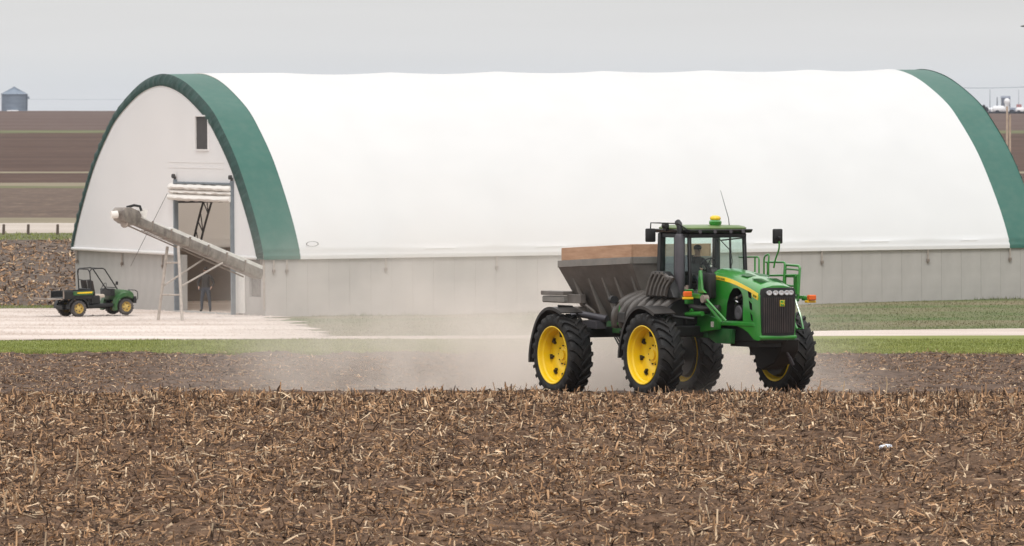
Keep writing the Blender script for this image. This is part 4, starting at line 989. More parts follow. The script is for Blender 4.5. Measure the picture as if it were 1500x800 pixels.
en = MB(); en.tube([(5.95, -.30, 2.12), (5.95, -.48, 2.12)], .19, 14); en.tube([(5.75, -.28, 2.30), (5.78, -.44, 2.44), (6.0, -.40, 2.52), (6.1, -.3, 2.60)], .05, 8); en.tube([(5.6, -.3, 2.0), (5.72, -.42, 2.28)], .03, 6); en.tube([(6.05, -.40, 2.3), (6.12, -.42, 2.0)], .03, 6); en.box((5.7, -.32, 2.05), (.18, .12, .2)); part(en, 'engine', M['black'], .005)
en = MB(); en.tube([(5.74, -.40, 2.31), (5.83, -.45, 2.40), (5.93, -.45, 2.37)], .028, 6); en.box((5.9, -.47, 2.48), (.07, .04, .05)); part(en, 'engine_fitting', M['chrome'])
en = MB(); en.lathe([(-.50, .17), (-.515, .15), (-.515, .06), (-.50, .0)], 16, M=Matrix.Translation((5.97, .02, 2.12))); part(en, 'fan_pulley', M['muffler'])
# yellow stripes both sides, along the hood
for s_ in (-1, 1):
    up1 = spline([(4.74, 3.005, 0), (5.3, 2.965, 0), (5.8, 2.89, 0), (6.3, 2.775, 0), (6.62, 2.69, 0), (6.90, 2.60, 0)], 6); mb = MB(); secs = []
    for i, p in enumerate(up1):
        h_ = .095 * (1 - .25 * i / len(up1)); wv = np.interp(p.x, [h[0] for h in HT], [h[3] for h in HT]) + .006; zt = np.interp(p.x, [h[0] for h in HT], [h[1] for h in HT])
        def yy(z): # follow the section
            q = zt - z; return wv * float(np.interp(q, [.02, .075, .17, .28, 3], [.66, .86, .97, 1.0, 1.0])) + .004
        secs.append([(p.x, s_ * yy(p.y), p.y), (p.x, s_ * (yy(p.y) - .012), p.y), (p.x, s_ * (yy(p.y - h_) - .012), p.y - h_), (p.x, s_ * yy(p.y - h_), p.y - h_)])
    mb.loft(secs); mb.prism([(6.63, 2.60), (6.93, 2.53), (6.90, 2.44), (6.66, 2.52)], s_ * .516 - .006, s_ * .516 + .006); part(mb, 'yellow_stripe', M['yellow'])
def text(body, size, loc, rot, m, parent, name='lettering', ext=.002):
    cu_ = bpy.data.curves.new(name, 'FONT'); cu_.body = body; cu_.size = size; cu_.extrude = ext; cu_.align_x = 'CENTER'; cu_.align_y = 'CENTER'
    o = bpy.data.objects.new(name, cu_); COL.objects.link(o); dg = bpy.context.evaluated_depsgraph_get(); me = bpy.data.meshes.new_from_object(o.evaluated_get(dg)); bpy.data.objects.remove(o)
    me.materials.clear(); me.materials.append(m); o = link_mesh(name, me, parent, loc); o.rotation_euler = rot; return o
text('JOHN DEERE', .072, (5.20, -.516, 2.925), (R(90), R(6), 0), M['green_dull'], TR_)
text('8530', .075, (6.78, -.527, 2.53), (R(90), R(14), 0), M['green_dull'], TR_)
# hood top details
tp = MB(); 
for s_ in (-1, 1): tp.add([(5.75, s_ * .08, 3.068), (6.10, s_ * .06, 3.003), (6.12, s_ * .34, 2.985), (5.85, s_ * .36, 3.03)], [(0, 1, 2, 3)])
part(tp, 'hood_vent', M['green_dull'])
tp = MB()
for s_ in (-1, 1):
    for k in range(7): x = 6.36 + k * .055; zt = float(np.interp(x, [h[0] for h in HT], [h[1] for h in HT])); tp.bb(x, x + .03, s_ * .07, s_ * .34, zt + .0, zt + .022)
part(tp, 'hood_louvre', M['green_dull'])
# grille
gr = MB(); secs = []
for z, wz in ((1.60, .45), (1.68, .47), (2.2, .49), (2.58, .495), (2.70, .47), (2.735, .40)):
    secs.append([(6.955, -wz, z), (7.01, -wz * .97, z), (7.06, -wz * .6, z), (7.08, 0, z), (7.06, wz * .6, z), (7.01, wz * .97, z), (6.955, wz, z)])
gr.loft(secs); part(gr, 'grille_surround', M['black'], .0, 40)
gr = MB()
for k in range(17):
    y = -.42 + k * .0525; xx = 7.085 - .075 * (y / .47) ** 2; gr.bb(xx, xx + .022, y - .012, y + .012, 1.66, 2.50)
part(gr, 'grille_slats', M['grille'])
gr = MB(); gr.bb(6.84, 7.05, -.50, .50, 1.515, 1.595); part(gr, 'bumper_strip', M['green'], .02, seg=2)
for k, y in enumerate((-.30, -.14, .02, .18, .31)):
    xx = 7.085 - .075 * (y / .47) ** 2; m = MB(); m.lathe([(xx - .02, .0), (xx - .02, .062), (xx + .03, .070), (xx + .032, .058), (xx + .022, .0)], 18, axis='X', M=Matrix.Translation((0, y, 2.615)) @ Matrix.Diagonal((1, 1.1, .86, 1))); part(m, 'headlight', M['lens'])
em = MB(); em.bb(7.095, 7.115, -.02, .12, 2.29, 2.44); emo = part(em, 'emblem', M['yellow'], .012, seg=2)
em = MB(); em.bb(7.112, 7.119, -.011, .111, 2.299, 2.431); part(em, 'emblem_shield', M['green'], .006, parent=emo)
em = MB(); dx = 7.121
for seg_ in ([(.085, 2.35), (.02, 2.37)], [(.02, 2.37), (.0, 2.35)], [(.085, 2.35), (.1, 2.32)], [(.075, 2.36), (.085, 2.40), (.055, 2.41)], [(.045, 2.365), (.035, 2.335)]): em.tube([(dx, y, z) for y, z in seg_], .008, 4)
part(em, 'leaping_deer', M['yellow'], parent=emo)

# near side platform, hydraulic cylinder, brackets, marker lamps
pf = MB(); pf.prism([(3.65, 1.98), (4.75, 2.06), (5.25, 1.96), (5.2, 1.70), (4.5, 1.62), (3.65, 1.55)], -.62, -.50); part(pf, 'side_frame_plate', M['green'], .015)
pf = MB(); pf.prism([(4.45, 1.72), (5.7, 1.72), (5.65, 1.36), (4.95, 1.36), (4.45, 1.55)], -.50, -.38); part(pf, 'lower_frame_plate', M['green_dull'], .015)
pf = MB(); pf.bb(4.9, 6.75, -.53, -.36, 1.80, 1.90); part(pf, 'frame_ledge', M['green'], .015)
pf = MB(); pf.tube([(4.35, -.95, 2.05), (5.0, -.9, 2.08)], .06, 10); pf.tube([(4.55, -.95, 2.13), (4.62, -.95, 2.17)], .04, 8); part(pf, 'hydraulic_cylinder', M['green'])
pf = MB(); pf.tube([(4.05, -.95, 2.045), (4.36, -.95, 2.05)], .022, 8); part(pf, 'cylinder_rod', M['chrome'])
pf = MB(); pf.tube([(4.30, -.9, 2.40), (4.50, -.9, 2.24), (4.9, -.85, 2.20), (5.3, -.6, 2.22)], .075, 10); part(pf, 'intake_hose', M['plastic'], ang=60)
pf = MB(); pf.bb(4.20, 5.0, -.98, -.86, 2.44, 2.56); pf.bb(4.4, 4.52, -1.05, -.85, 2.3, 2.66); part(pf, 'lamp_bracket', M['green'], .015)
pf = MB(); pf.tube([(4.62, -1.1, 2.66), (4.62, -1.1, 2.76)], [.03, .04], 8); pf.tube([(4.40, -1.0, 2.56), (4.40, -1.0, 2.72)], [.035, .045], 8); part(pf, 'marker_post', M['rust'])
pf = MB(); pf.box((4.72, -1.15, 2.55), (.10, .22, .13)); part(pf, 'marker_lamp', M['orange'], .02)
pf = MB(); pf.box((4.73, -1.15, 2.45), (.08, .28, .06)); part(pf, 'reflector', M['amber'], .01)
pf = MB(); pf.prism([(4.86, 2.58), (5.22, 2.58), (5.05, 2.68), (4.98, 3.12), (4.90, 3.12)], -.95, -.89); part(pf, 'mirror_bracket', M['green'], .01)
pf = MB(); pf.tube([(5.12, -.84, 2.44), (5.12, -.98, 2.44)], .10, 12); part(pf, 'pivot', M['rust'])
pf = MB(); pf.tube([(5.05, -.9, 2.42), (5.65, -.75, 1.88)], .035, 6); pf.tube([(5.2, -.9, 2.42), (5.85, -.75, 1.92)], .03, 6); part(pf, 'strut', M['green'])
pf = MB(); pf.box((5.02, -.637, 1.82), (.11, .016, .13)); part(pf, 'warning_decal', M['sticker'])
pf = MB(); pf.tube([(3.6, -1.0, 2.1), (4.05, -1.3, 2.2), (4.5, -1.4, 2.0), (4.8, -1.0, 1.95)], .04, 8); pf.bb(3.3, 4.3, -.95, -.45, 1.8, 2.1); part(pf, 'undercab_tank', M['black'], .03)
pf = MB(); pf.box((4.95, -.72, 2.75), (.5, .2, .62)); pf.lathe([(-.1, .0), (-.1, .17), (.1, .17), (.1, 0)], 16, M=Matrix.Translation((4.62, -.40, 3.02))); part(pf, 'air_filter_housing', M['black'], .05, seg=2)
# far side platform and rails
rl = MB()
def tr(pts, r=.022): rl.tube(spline([Vector(p) for p in pts], 1) if False else [Vector(p) for p in pts], r, 7)
def rail(pts, name='handrail', r=.023):
    m = MB(); P_ = [Vector(p) for p in pts]; o_ = [P_[0]]
    for i in range(1, len(P_) - 1):
        a_, b_, c_ = P_[i - 1], P_[i], P_[i + 1]; d1 = (a_ - b_).normalized() * min(.07, (a_ - b_).length * .4); d2 = (c_ - b_).normalized() * min(.07, (c_ - b_).length * .4)
        o_ += [b_ + d1, b_ + (d1 + d2) * .3, b_ + d2]
    o_.append(P_[-1]); m.tube(o_, r, 7); part(m, name, M['green'], ang=60)
rail([(3.6, 1.0, 3.40), (4.52, 1.0, 3.42), (4.52, 1.0, 2.5)]); rail([(4.33, 1.0, 3.40), (4.33, 1.0, 2.95), (4.52, 1.0, 2.95)])
rail([(4.26, 1.3, 2.6), (4.26, 1.3, 3.42), (4.50, 1.3, 3.50), (4.44, 1.3, 3.05)]); 
rail([(3.87, 1.6, 3.28), (4.75, 1.6, 3.29), (4.66, 1.6, 2.6)], r=.028); rail([(3.9, 1.6, 2.95), (5.0, 1.75, 2.98)], r=.028); rail([(4.05, 1.55, 3.28), (4.05, 1.55, 2.3)], r=.035)
rail([(4.27, 1.9, 2.5), (4.27, 1.9, 3.22), (4.95, 1.9, 3.20), (4.86, 1.9, 2.35)], 'ladder_rail', .034); rail([(4.27, 1.9, 3.12), (4.93, 1.9, 3.10)], 'ladder_rail'); rail([(4.27, 1.9, 2.94), (4.9, 1.9, 2.94)], 'ladder_step', .03); rail([(4.27, 1.9, 2.72), (4.9, 1.9, 2.70)], 'ladder_step', .03)
m = MB(); m.bb(4.75, 4.93, 1.83, 1.89, 2.5, 3.0); part(m, 'ladder_step', M['green'], .01)
m = MB(); m.bb(3.6, 5.0, .85, 1.85, 2.34, 2.40); m.bb(3.6, 4.9, .5, 1.4, 2.0, 2.34); part(m, 'platform', M['green_dull'], .01)
m = MB(); m.bb(4.3, 5.1, 1.92, 2.02, 2.40, 2.48); m.tube([(4.5, 1.95, 2.5), (4.62, 1.95, 2.62), (4.75, 1.95, 2.5)], .04, 6); m.bb(4.95, 5.25, 1.94, 2.02, 2.36, 2.46); part(m, 'lamp_bracket', M['green'], .012)
m = MB(); m.box((5.32, 2.0, 2.44), (.14, .20, .13)); part(m, 'marker_lamp', M['orange'], .02)
m = MB(); m.box((5.26, 2.0, 2.34), (.12, .26, .06)); part(m, 'reflector', M['amber'], .01)
m = MB(); m.tube([(5.05, 1.7, 2.40), (5.30, 1.7, 2.0), (5.42, 1.7, 1.70), (5.15, 1.7, 1.68), (4.95, 1.7, 1.9)], .024, 6); part(m, 'grab_rail', M['green'])
m = MB(); m.tube(spline([Vector(p) for p in ((4.55, 1.4, 3.15), (4.62, 1.4, 3.35), (4.78, 1.4, 3.60), (4.80, 1.4, 3.80))], 4), .022, 7); part(m, 'mirror_arm', M['green'])
m = MB(); m.box((4.72, 1.4, 3.92), (.12, .24, .36)); m.box((4.82, 1.38, 3.88), (.1, .08, .08)); part(m, 'mirror', M['black'], .03, seg=2)

def driver():
    J = []; E = []
    def a(p, r, r2=None, frm=None):
        J.append((p, r, r2 or r)); 
        if frm is not None: E.append((frm, len(J) - 1))
        return len(J) - 1
    # local x forward, sits on the seat
    pel = a((0, 0, .06), .14, .16); bel = a((-.02, 0, .22), .12, .155, pel); ch = a((.0, 0, .42), .12, .175, bel); nk0 = a((.02, 0, .55), .075, .10, ch); nk = a((.04, 0, .63), .052, .052, nk0); hd = a((.06, 0, .72), .088, .078, nk); a((.05, 0, .83), .08, .07, hd)
    for s_ in (-1, 1):
        kn = a((.42, s_ * .14, .06), .072, .072, pel); an = a((.50, s_ * .14, -.28), .05, .05, kn); a((.64, s_ * .14, -.36), .045, .04, an)
        sh = a((.02, s_ * .20, .50), .065, .065, nk0); el = a((.16, s_ * .27, .27), .048, .048, sh); wr = a((.40, s_ * .19, .32), .032, .032, el); hand(J, E, wr, (.9, -s_ * .2, .1), (.3, 0, -1), 1.0, .9)
    def mf(c): return 1 if (c.z > .60 or c.x > .40 and c.z > .2) else (2 if c.z < .12 else 0)
    wx = TR_.matrix_world if False else Matrix.Translation(TR_.location) @ Matrix.Rotation(R(-60), 4, 'Z')
    p = wx @ Vector((3.24, 0, 2.82))
    o = figure('person', p, R(-60), J, E, [M['cloth_dark'], M['skin'], M['jeans']], mf, 'driver in dark clothes seated behind the wheel in the green tractor cab')
    face(o, (.06, 0, .76), (1, 0, 0), cap=M['black'])
driver()

# ------------------------------------------------------------------ utility vehicle by the wall
gx = (105 - 750) / FPX * 308.3; GV = empty('utility_vehicle', (gx, 308.3, g(gx, 308.3) + .0), math.atan2(.45, .89), 'small green and black utility vehicle with tailgate down parked on gravel beside the building', 'utility vehicle')
GV.rotation_euler = (0, R(-1.6), math.atan2(.45, .89))
gty = tyre_mesh(.335, .20, .27, 18, .022, 'tyre', M['rubber_gator'], .035, .12)
mb = MB(); mb.lathe([(-.125, .205), (-.12, .185), (-.06, .17), (.06, .17), (.12, .185), (.125, .205), (.1, .2), (-.1, .2)], 24, closed=True)
mb.lathe([(-.05, .172), (-.075, .12), (-.085, .05), (-.11, .045), (-.11, 0)], 24)
grm = mb.mesh('rim', M['yellow_gator'], ang=28)
mb = MB()
for k in range(5):
    t = 2 * PI * k / 5; mb.tube([(.115 * math.cos(t), -.066, .115 * math.sin(t)), (.115 * math.cos(t), -.082, .115 * math.sin(t))], .026, 8)
ghm = mb.mesh('rim_hole', M['black'])
for x in (0, 2.05):
    for y in (-.62, .62):
        e = MB().tube([(0, -.1, 0), (0, .1, 0)], .05, 8).build('wheel', M['black'], GV); e.location = (x, y, .335)
        t = link_mesh('tyre', gty, e); r_ = link_mesh('rim', grm, e); h_ = link_mesh('rim_hole', ghm, e)
        if y > 0: r_.rotation_euler = (0, 0, PI); h_.rotation_euler = (0, 0, PI)
def gp_(mb, n, m, bevel=0, ang=35, seg=1): return mb.build(n, m, GV, bevel, ang, seg)
m = MB(); m.bb(-.55, 2.35, -.32, .32, .30, .48); m.bb(.45, 1.65, -.60, .60, .36, .46); m.tube([(0, -.6, .335), (0, .6, .335)], .05, 8); m.tube([(2.05, -.6, .335), (2.05, .6, .335)], .04, 8); gp_(m, 'chassis', M['black'], .02)
m = MB(); m.bb(.42, 1.0, -.58, .58, .47, .82); gp_(m, 'engine_cover', M['black'], .04)
# cargo bed: floor, sides, front; tailgate folded down
m = MB(); m.bb(-.62, .62, -.66, .66, .72, .78); m.bb(-.62, .62, -.70, -.63, .70, 1.03); m.bb(-.62, .62, .63, .70, .70, 1.03); m.bb(.56, .62, -.63, .63, .78, 1.10); gp_(m, 'cargo_bed', M['black'], .02)
for s_ in (-1, 1):
    m = MB(); m.prism([(-.22, .86), (.62, .86), (.66, 1.00), (-.22, 1.02)], s_ * .72 - .012, s_ * .72 + .012); gp_(m, 'side_panel', M['green_gator'], .004)
    m = MB(); m.prism([(-.05, .925), (.58, .925), (.60, .99), (-.05, .975)], s_ * .735 - .006, s_ * .735 + .006); gp_(m, 'yellow_stripe', M['yellow'])
m = MB(); m.bb(-1.30, -.64, -.64, .64, .71, .75); m.bb(-1.32, -1.28, -.64, .64, .73, .79); gp_(m, 'tailgate', M['rust'], .01)
m = MB(); m.bb(-.64, -.60, -.705, -.63, .74, 1.06); m.bb(-.64, -.60, .63, .705, .74, 1.06); gp_(m, 'tail_post', M['rust'], .01)
m = MB()
for s_ in (-1, 1):
    secs = []
    for k in range(11):
        t = R(180 - 18 * k); r0, r1 = .40, .46; secs.append([(r0 * math.cos(t), s_ * .48, .335 + r0 * math.sin(t)), (r1 * math.cos(t), s_ * .48, .335 + r1 * math.sin(t)), (r1 * math.cos(t), s_ * .74, .335 + r1 * math.sin(t)), (r0 * math.cos(t), s_ * .74, .335 + r0 * math.sin(t))])
    m.loft(secs)
gp_(m, 'rear_wheel_arch', M['black'])
# hood and front fenders
m = MB(); secs = []
for x, zt, zb, w_ in ((1.62, 1.04, .60, .42), (1.8, 1.03, .62, .50), (2.1, 1.00, .66, .54), (2.35, .95, .66, .52), (2.52, .86, .62, .44)):
    secs.append([(x, -w_, zb), (x, -w_, zt - .08), (x, -w_ * .8, zt), (x, w_ * .8, zt), (x, w_, zt - .08), (x, w_, zb)])
m.loft(secs); gp_(m, 'hood', M['green_gator'], .02)
for s_ in (-1, 1):
    m = MB(); secs = []
    for k in range(9):
        t = R(195 - 18 * k); r0, r1 = .41, .50; secs.append([(2.05 + r0 * math.cos(t), s_ * .44, .335 + r0 * math.sin(t)), (2.05 + r1 * math.cos(t), s_ * .44, .34 + r1 * 1.18 * math.sin(t)), (2.05 + r1 * math.cos(t), s_ * .76, .34 + r1 * 1.12 * math.sin(t)), (2.05 + r0 * math.cos(t), s_ * .76, .335 + r0 * math.sin(t))])
    m.loft(secs); gp_(m, 'front_fender', M['green_gator'])
m = MB(); m.bb(2.48, 2.60, -.5, .5, .45, .72); m.tube([(2.58, -.35, .5), (2.72, -.35, .62), (2.72, -.35, .88), (2.62, -.35, .96), (2.62, .35, .96), (2.72, .35, .88), (2.72, .35, .62), (2.58, .35, .5)], .02, 6); gp_(m, 'front_bumper', M['black'], .01)
# dashboard, seats, wheel, cage
m = MB(); m.bb(1.48, 1.66, -.52, .52, .78, 1.06); m.bb(1.02, 1.66, -.55, .55, .44, .47); gp_(m, 'dashboard', M['black'], .03)
for s_ in (-1, 1):
    m = MB(); m.bb(.80, 1.22, s_ * .32 - .22, s_ * .32 + .22, .72, .86); gp_(m, 'seat', M['seat_tan'], .04, seg=2)
    m = MB(); m.prism([(.70, .84), (.84, .84), (.74, 1.42), (.62, 1.42)], s_ * .32 - .21, s_ * .32 + .21); gp_(m, 'seat_back', M['cloth_dark'], .05, seg=2)
m = MB(); m.tube([(1.5, -.32, 1.0), (1.30, -.32, 1.12)], .02, 6); th = [(1.28 + .08 * math.cos(t), -.32 + .17 * math.sin(t), 1.14 + .15 * math.cos(t)) for t in [2 * PI * k / 16 for k in range(17)]]; m.tube(th, .015, 5, cap=False); gp_(m, 'steering_wheel', M['black'])
m = MB()
for s_ in (-1, 1):
    m.tube([(.62, s_ * .60, .5), (.58, s_ * .60, 1.5), (.56, s_ * .60, 1.78), (.64, s_ * .60, 1.88), (1.12, s_ * .58, 1.89), (1.22, s_ * .58, 1.84), (1.75, s_ * .56, 1.04)], .026, 7)
m.tube([(.58, -.60, 1.70), (.54, -.5, 1.86), (.54, .5, 1.86), (.58, .60, 1.70)], .026, 7); m.tube([(.58, -.6, 1.45), (.56, 0, 1.42), (.58, .6, 1.45)], .02, 6); m.tube([(1.15, -.58, 1.88), (1.15, .58, 1.88)], .024, 6); m.tube([(1.7, -.56, 1.10), (1.7, .56, 1.10)], .02, 6)
gp_(m, 'roll_cage', M['black'], ang=60)
m = MB(); m.tube([(1.62, -.6, 1.2), (1.66, -.70, 1.28)], .012, 5); m.box((1.66, -.74, 1.28), (.06, .12, .14)); gp_(m, 'mirror', M['black'], .01)

# ------------------------------------------------------------------ far things
def at_px(px, Y): return (px - 750) / FPX * Y
Yb = 1960.0; bx = at_px(21, Yb); gb0 = g(bx, Yb)
gbn = empty('grain_bin', (bx, Yb, gb0), 0, 'round galvanised grain bin with a cone roof alone on the far hilltop', 'grain bin')
m = MB(); prof = [(0, 3.2)]
for k in range(9): prof += [(.48 * k + .02, 3.2), (.48 * k + .24, 3.24), (.48 * k + .46, 3.2)]
prof = [(z, r) for z, r in prof]; m.lathe(prof + [(4.45, 3.2)], 40, axis='Z'); m.build('bin_wall', M['bin'], gbn)
m = MB(); m.lathe([(4.40, 3.42), (4.48, 3.42), (6.05, .45), (6.3, .40), (6.4, 0)], 40, axis='Z')
for k in range(20):
    t = 2 * PI * k / 20; m.tube([(3.40 * math.cos(t), 3.40 * math.sin(t), 4.5), (.5 * math.cos(t), .5 * math.sin(t), 6.06)], .05, 4)
m.build('bin_roof', M['bin'], gbn)
m = MB(); m.tube([(3.3, -.2, .4), (3.35, -.2, 4.4)], .09, 5); m.tube([(3.3, -.6, .4), (3.35, -.6, 4.4)], .09, 5); m.box((3.6, -.4, 3.6), (.5, .5, .6)); m.build('ladder', M['bin'], gbn)
m = MB(); m.bb(-1.0, 1.9, -3.9, -3.3, -.3, .45); o = m.build('feed_trough', M['far_white'], None, .1); o.location = (bx - .6, Yb, gb0); tag(o, 'low white trough at the foot of the grain bin', 'trough')

def wpole(px, Y, top_py, w_, label):
    x = at_px(px, Y); z0 = g(x, Y); zt = 7 - (top_py - 160) / FPX * Y
    e = empty('utility_pole', (x, Y, z0), 0, label, 'utility pole', 'utility poles')
    m = MB(); m.tube([(0, 0, 0), (0, 0, (zt - z0) * .5), (.0, 0, zt - z0)], [w_, w_ * .9, w_ * .75], 10); m.build('pole', M['pole'], e)
    return e, zt - z0
e, h = wpole(1475, 520, 156, .085, 'weathered wooden utility pole behind the right end of the building')
m = MB(); m.tube([(.20, .1, 0), (.20, .1, h * .93)], .075, 8); m.build('brace_pole', M['pole'], e)
def wire(px0, py0, px1, py1, Y, label):
    a = Vector((at_px(px0, Y), Y, 7 - (py0 - 160) / FPX * Y)); b = Vector((at_px(px1, Y), Y, 7 - (py1 - 160) / FPX * Y)); pts = []
    for k in range(13):
        t = k / 12; p = a.lerp(b, t); p.z -= .25 * 4 * t * (1 - t); pts.append(p)
    o = MB().tube(pts, .022, 4).build('power_line', M['bin']); tag(o, label, 'power line')
wire(1300, 124, 1560, 124, 560, 'thin grey power line against the sky right of the building')
wire(-80, 143, 260, 145, 1500, 'thin power line against the sky behind the grain bin hill')
for i, (px, lab) in enumerate(((5, 'leftmost of three short wooden fence posts along the far gravel road'), (41, 'middle one of three short wooden fence posts along the far gravel road'), (84, 'short wooden fence post nearest the building along the far gravel road'))):
    Y = 474.0; x = at_px(px, Y); m = MB(); m.tube([(0, 0, -.1), (0.02, 0, .62)], [.10, .085], 7); m.tube([(0.02, 0, .62), (0.02, 0, .64)], [.085, .06], 7); o = m.build('fence_post', M['post']); o.location = (x, Y, g(x, Y)); tag(o, lab, 'fence post', 'fence posts along the far road')
# farmstead on the horizon at the right
Yf = 2300.0
def far_obj(name, px, dy, build, m, label, cat, Y=Yf):
    x = at_px(px, Y); mb = MB(); build(mb); o = mb.build(name, m, None, ang=40); o.location = (x, Y, g(x, Y) + dy); o.scale = (1.15, 1.15, 1.3); return tag(o, label, cat)
S1 = Yf / FPX     # metres per photo pixel there
def tank(L_, r): 
    def b(mb): 
        mb.tube([(-L_ / 2 - r * .6, 0, r * 1.3), (-L_ / 2 - r * .3, 0, r * 1.3), (-L_ / 2, 0, r * 1.3), (L_ / 2, 0, r * 1.3), (L_ / 2 + r * .3, 0, r * 1.3), (L_ / 2 + r * .6, 0, r * 1.3)], [r * .3, r * .8, r, r, r * .8, r * .3], 14)
        mb.bb(-L_ * .35, -L_ * .3, -r * .6, r * .6, 0, r * .6); mb.bb(L_ * .3, L_ * .35, -r * .6, r * .6, 0, r * .6)
    return b
far_obj('storage_tank', 1463, 0, tank(2.4, .8), M['far_white'], 'long rounded white tank on the horizon left of the utility pole', 'tank')
far_obj('storage_tank', 1494, 0, tank(1.5, .65), M['far_white'], 'short white tank at the right edge of the horizon', 'tank')
def dome(mb):
    mb.lathe([(0, 0), (0, .6), (2.2, .55), (2.6, .8), (3.1, .75), (3.5, .4), (3.6, 0)], 16, axis='Z')
far_obj('white_tower', 1475, 0, dome, M['far_white'], 'round topped white storage tower right behind the utility pole top', 'tower')
def gable(w_, d_, h_, rr):
    def b(mb): mb.bb(-w_ / 2, w_ / 2, -d_ / 2, d_ / 2, 0, h_); mb.add([(-w_ / 2 - .1, -d_ / 2 - .1, h_), (w_ / 2 + .1, -d_ / 2 - .1, h_), (w_ / 2 + .1, d_ / 2 + .1, h_), (-w_ / 2 - .1, d_ / 2 + .1, h_), (-w_ / 2 - .1, 0, h_ + rr), (w_ / 2 + .1, 0, h_ + rr)], [(0, 1, 5, 4), (2, 3, 4, 5), (1, 2, 5), (3, 0, 4), (0, 3, 2, 1)])
    return b
far_obj('farm_building', 1473, 0, gable(2.2, 3, 3.6, .5), M['far_blue'], 'tall blue grey farm building on the horizon behind the white tower', 'farm building', Yf + 20)
far_obj('farm_shed', 1452, 0, gable(3.2, 2.5, 1.0, .4), M['far_white'], 'low pale shed on the horizon beside the dark trees', 'shed', Yf + 12)
far_obj('farm_shed', 1484, 0, gable(3.0, 2.5, .9, .5), M['far_blue'], 'low grey shed on the horizon right of the utility pole', 'shed', Yf + 14)
far_obj('farm_house', 1492.5, 0, gable(1.1, 1.5, 1.5, .7), M['far_red'], 'small red roofed house on the horizon near the right edge', 'house', Yf + 8)
def mast(h_, w_):
    def b(mb): mb.tube([(0, 0, 0), (0, 0, h_)], [w_, w_ * .5], 6); mb.bb(-w_ * 2.5, w_ * 2.5, -w_, w_, 0, .7)
    return b
far_obj('mast', 1450, 0, mast(5.6, .10), M['far_blue'], 'thin grey mast on the horizon nearest the building', 'mast')
far_obj('elevator_leg', 1460.5, 0, mast(3.8, .22), M['far_blue'], 'short dark elevator leg on the horizon beside the white tank', 'elevator')
far_obj('mast', 1492, 0, mast(5.5, .07), M['far_blue'], 'faint thin mast on the horizon above the red roofed house', 'mast')
def tree(px, Y, h_, w_, label, seed):
    r = random.Random(seed); x = at_px(px, Y); e = empty('far_tree', (x, Y, g(x, Y)), 0, label, 'tree', 'dark trees on the right horizon')
    m = MB(); m.tube([(0, 0, -.2), (0, 0, h_ * .5)], [.16, .08], 6); 
    for k in range(4): a = k * 1.6; m.tube([(0, 0, h_ * .3), (math.cos(a) * w_ * .3, math.sin(a) * w_ * .3, h_ * .7)], [.07, .03], 4)
    m.build('trunk', M['post'], e)
    m = MB()
    for k in range(420):
        u = Vector((r.gauss(0, 1), r.gauss(0, 1), r.gauss(0, 1))).normalized() * r.random() ** .4; c = Vector((u.x * w_ / 2, u.y * w_ / 2, h_ * .58 + u.z * h_ * .42)); s_ = .14 + .12 * r.random()
        d = Vector((r.gauss(0, 1), r.gauss(0, 1), r.gauss(0, 1))).normalized() * s_; f = Vector((r.gauss(0, 1), r.gauss(0, 1), r.gauss(0, 1))).normalized() * s_; m.add([c + d, c + f, c - d, c - f], [(0, 1, 2, 3)])
    m.build('crown', M['far_leaf'], e)
for i, (px, h_, w_, lab) in enumerate(((1437, 2.1, 1.5, 'dark tree on the horizon touching the green end of the building'), (1441, 2.6, 1.4, 'tallest dark tree of the row on the horizon beside the building'), (1445, 1.9, 1.2, 'small dark tree on the horizon next to the thin mast'), (1461, 1.0, 1.0, 'bush sized dark tree on the horizon in front of the white tank'), (1482, 1.2, 1.1, 'low dark tree on the horizon just right of the utility pole'), (1492, 1.0, .9, 'low dark tree on the horizon in front of the red roofed house'))):
    tree(px, Yf - 30, h_, w_, lab, i)
def hedge():
    r = np.random.default_rng(5); n = 6000; px = 1440 + 80 * r.random(n); x = (px - 750) / FPX * (Yf - 60); y = Yf - 60 + r.random(n) * 3; z = gz(x, y) + r.random(n) * .55 * (.3 + vnoise(x * .25, x * 0, 2)); s_ = .12
    d = r.normal(0, s_, (n, 3)); f = r.normal(0, s_, (n, 3)); c = np.stack([x, y, z], 1); V = np.stack([c + d, c + f, c - d, c - f], 1).reshape(-1, 3); F = (np.arange(n) * 4)[:, None] + np.array([[0, 1, 2, 3]])
    o = link_mesh('hedgerow', np_mesh('hedgerow', V, F, [M['far_leaf']])); tag(o, 'low dark hedgerow running along the horizon below the farmstead', 'hedge', kind='stuff')
hedge()
# bird at the right edge of the sky
m = MB(); bxp = Vector((at_px(1499, 400), 400, 7 + (160 - 38.5) / FPX * 400))
m.loft([[(x, r_ * math.cos(t), r_ * math.sin(t)) for t in [2 * PI * k / 8 for k in range(8)]] for x, r_ in ((-.16, .01), (-.08, .035), (.04, .04), (.12, .025), (.17, .006))])
for s_ in (-1, 1): m.add([(-.04, s_ * .02, .02), (.05, s_ * .02, .02), (.02, s_ * .16, .045), (-.10, s_ * .30, .0), (-.07, s_ * .15, .03)], [(0, 1, 2, 4), (2, 3, 4)])
m.add([(-.15, -.01, 0), (-.15, .01, 0), (-.24, .04, 0), (-.24, -.04, 0)], [(0, 1, 2, 3)])
o = m.build('bird', M['black']); o.location = bxp; tag(o, 'small dark bird gliding in the grey sky at the right edge', 'bird')
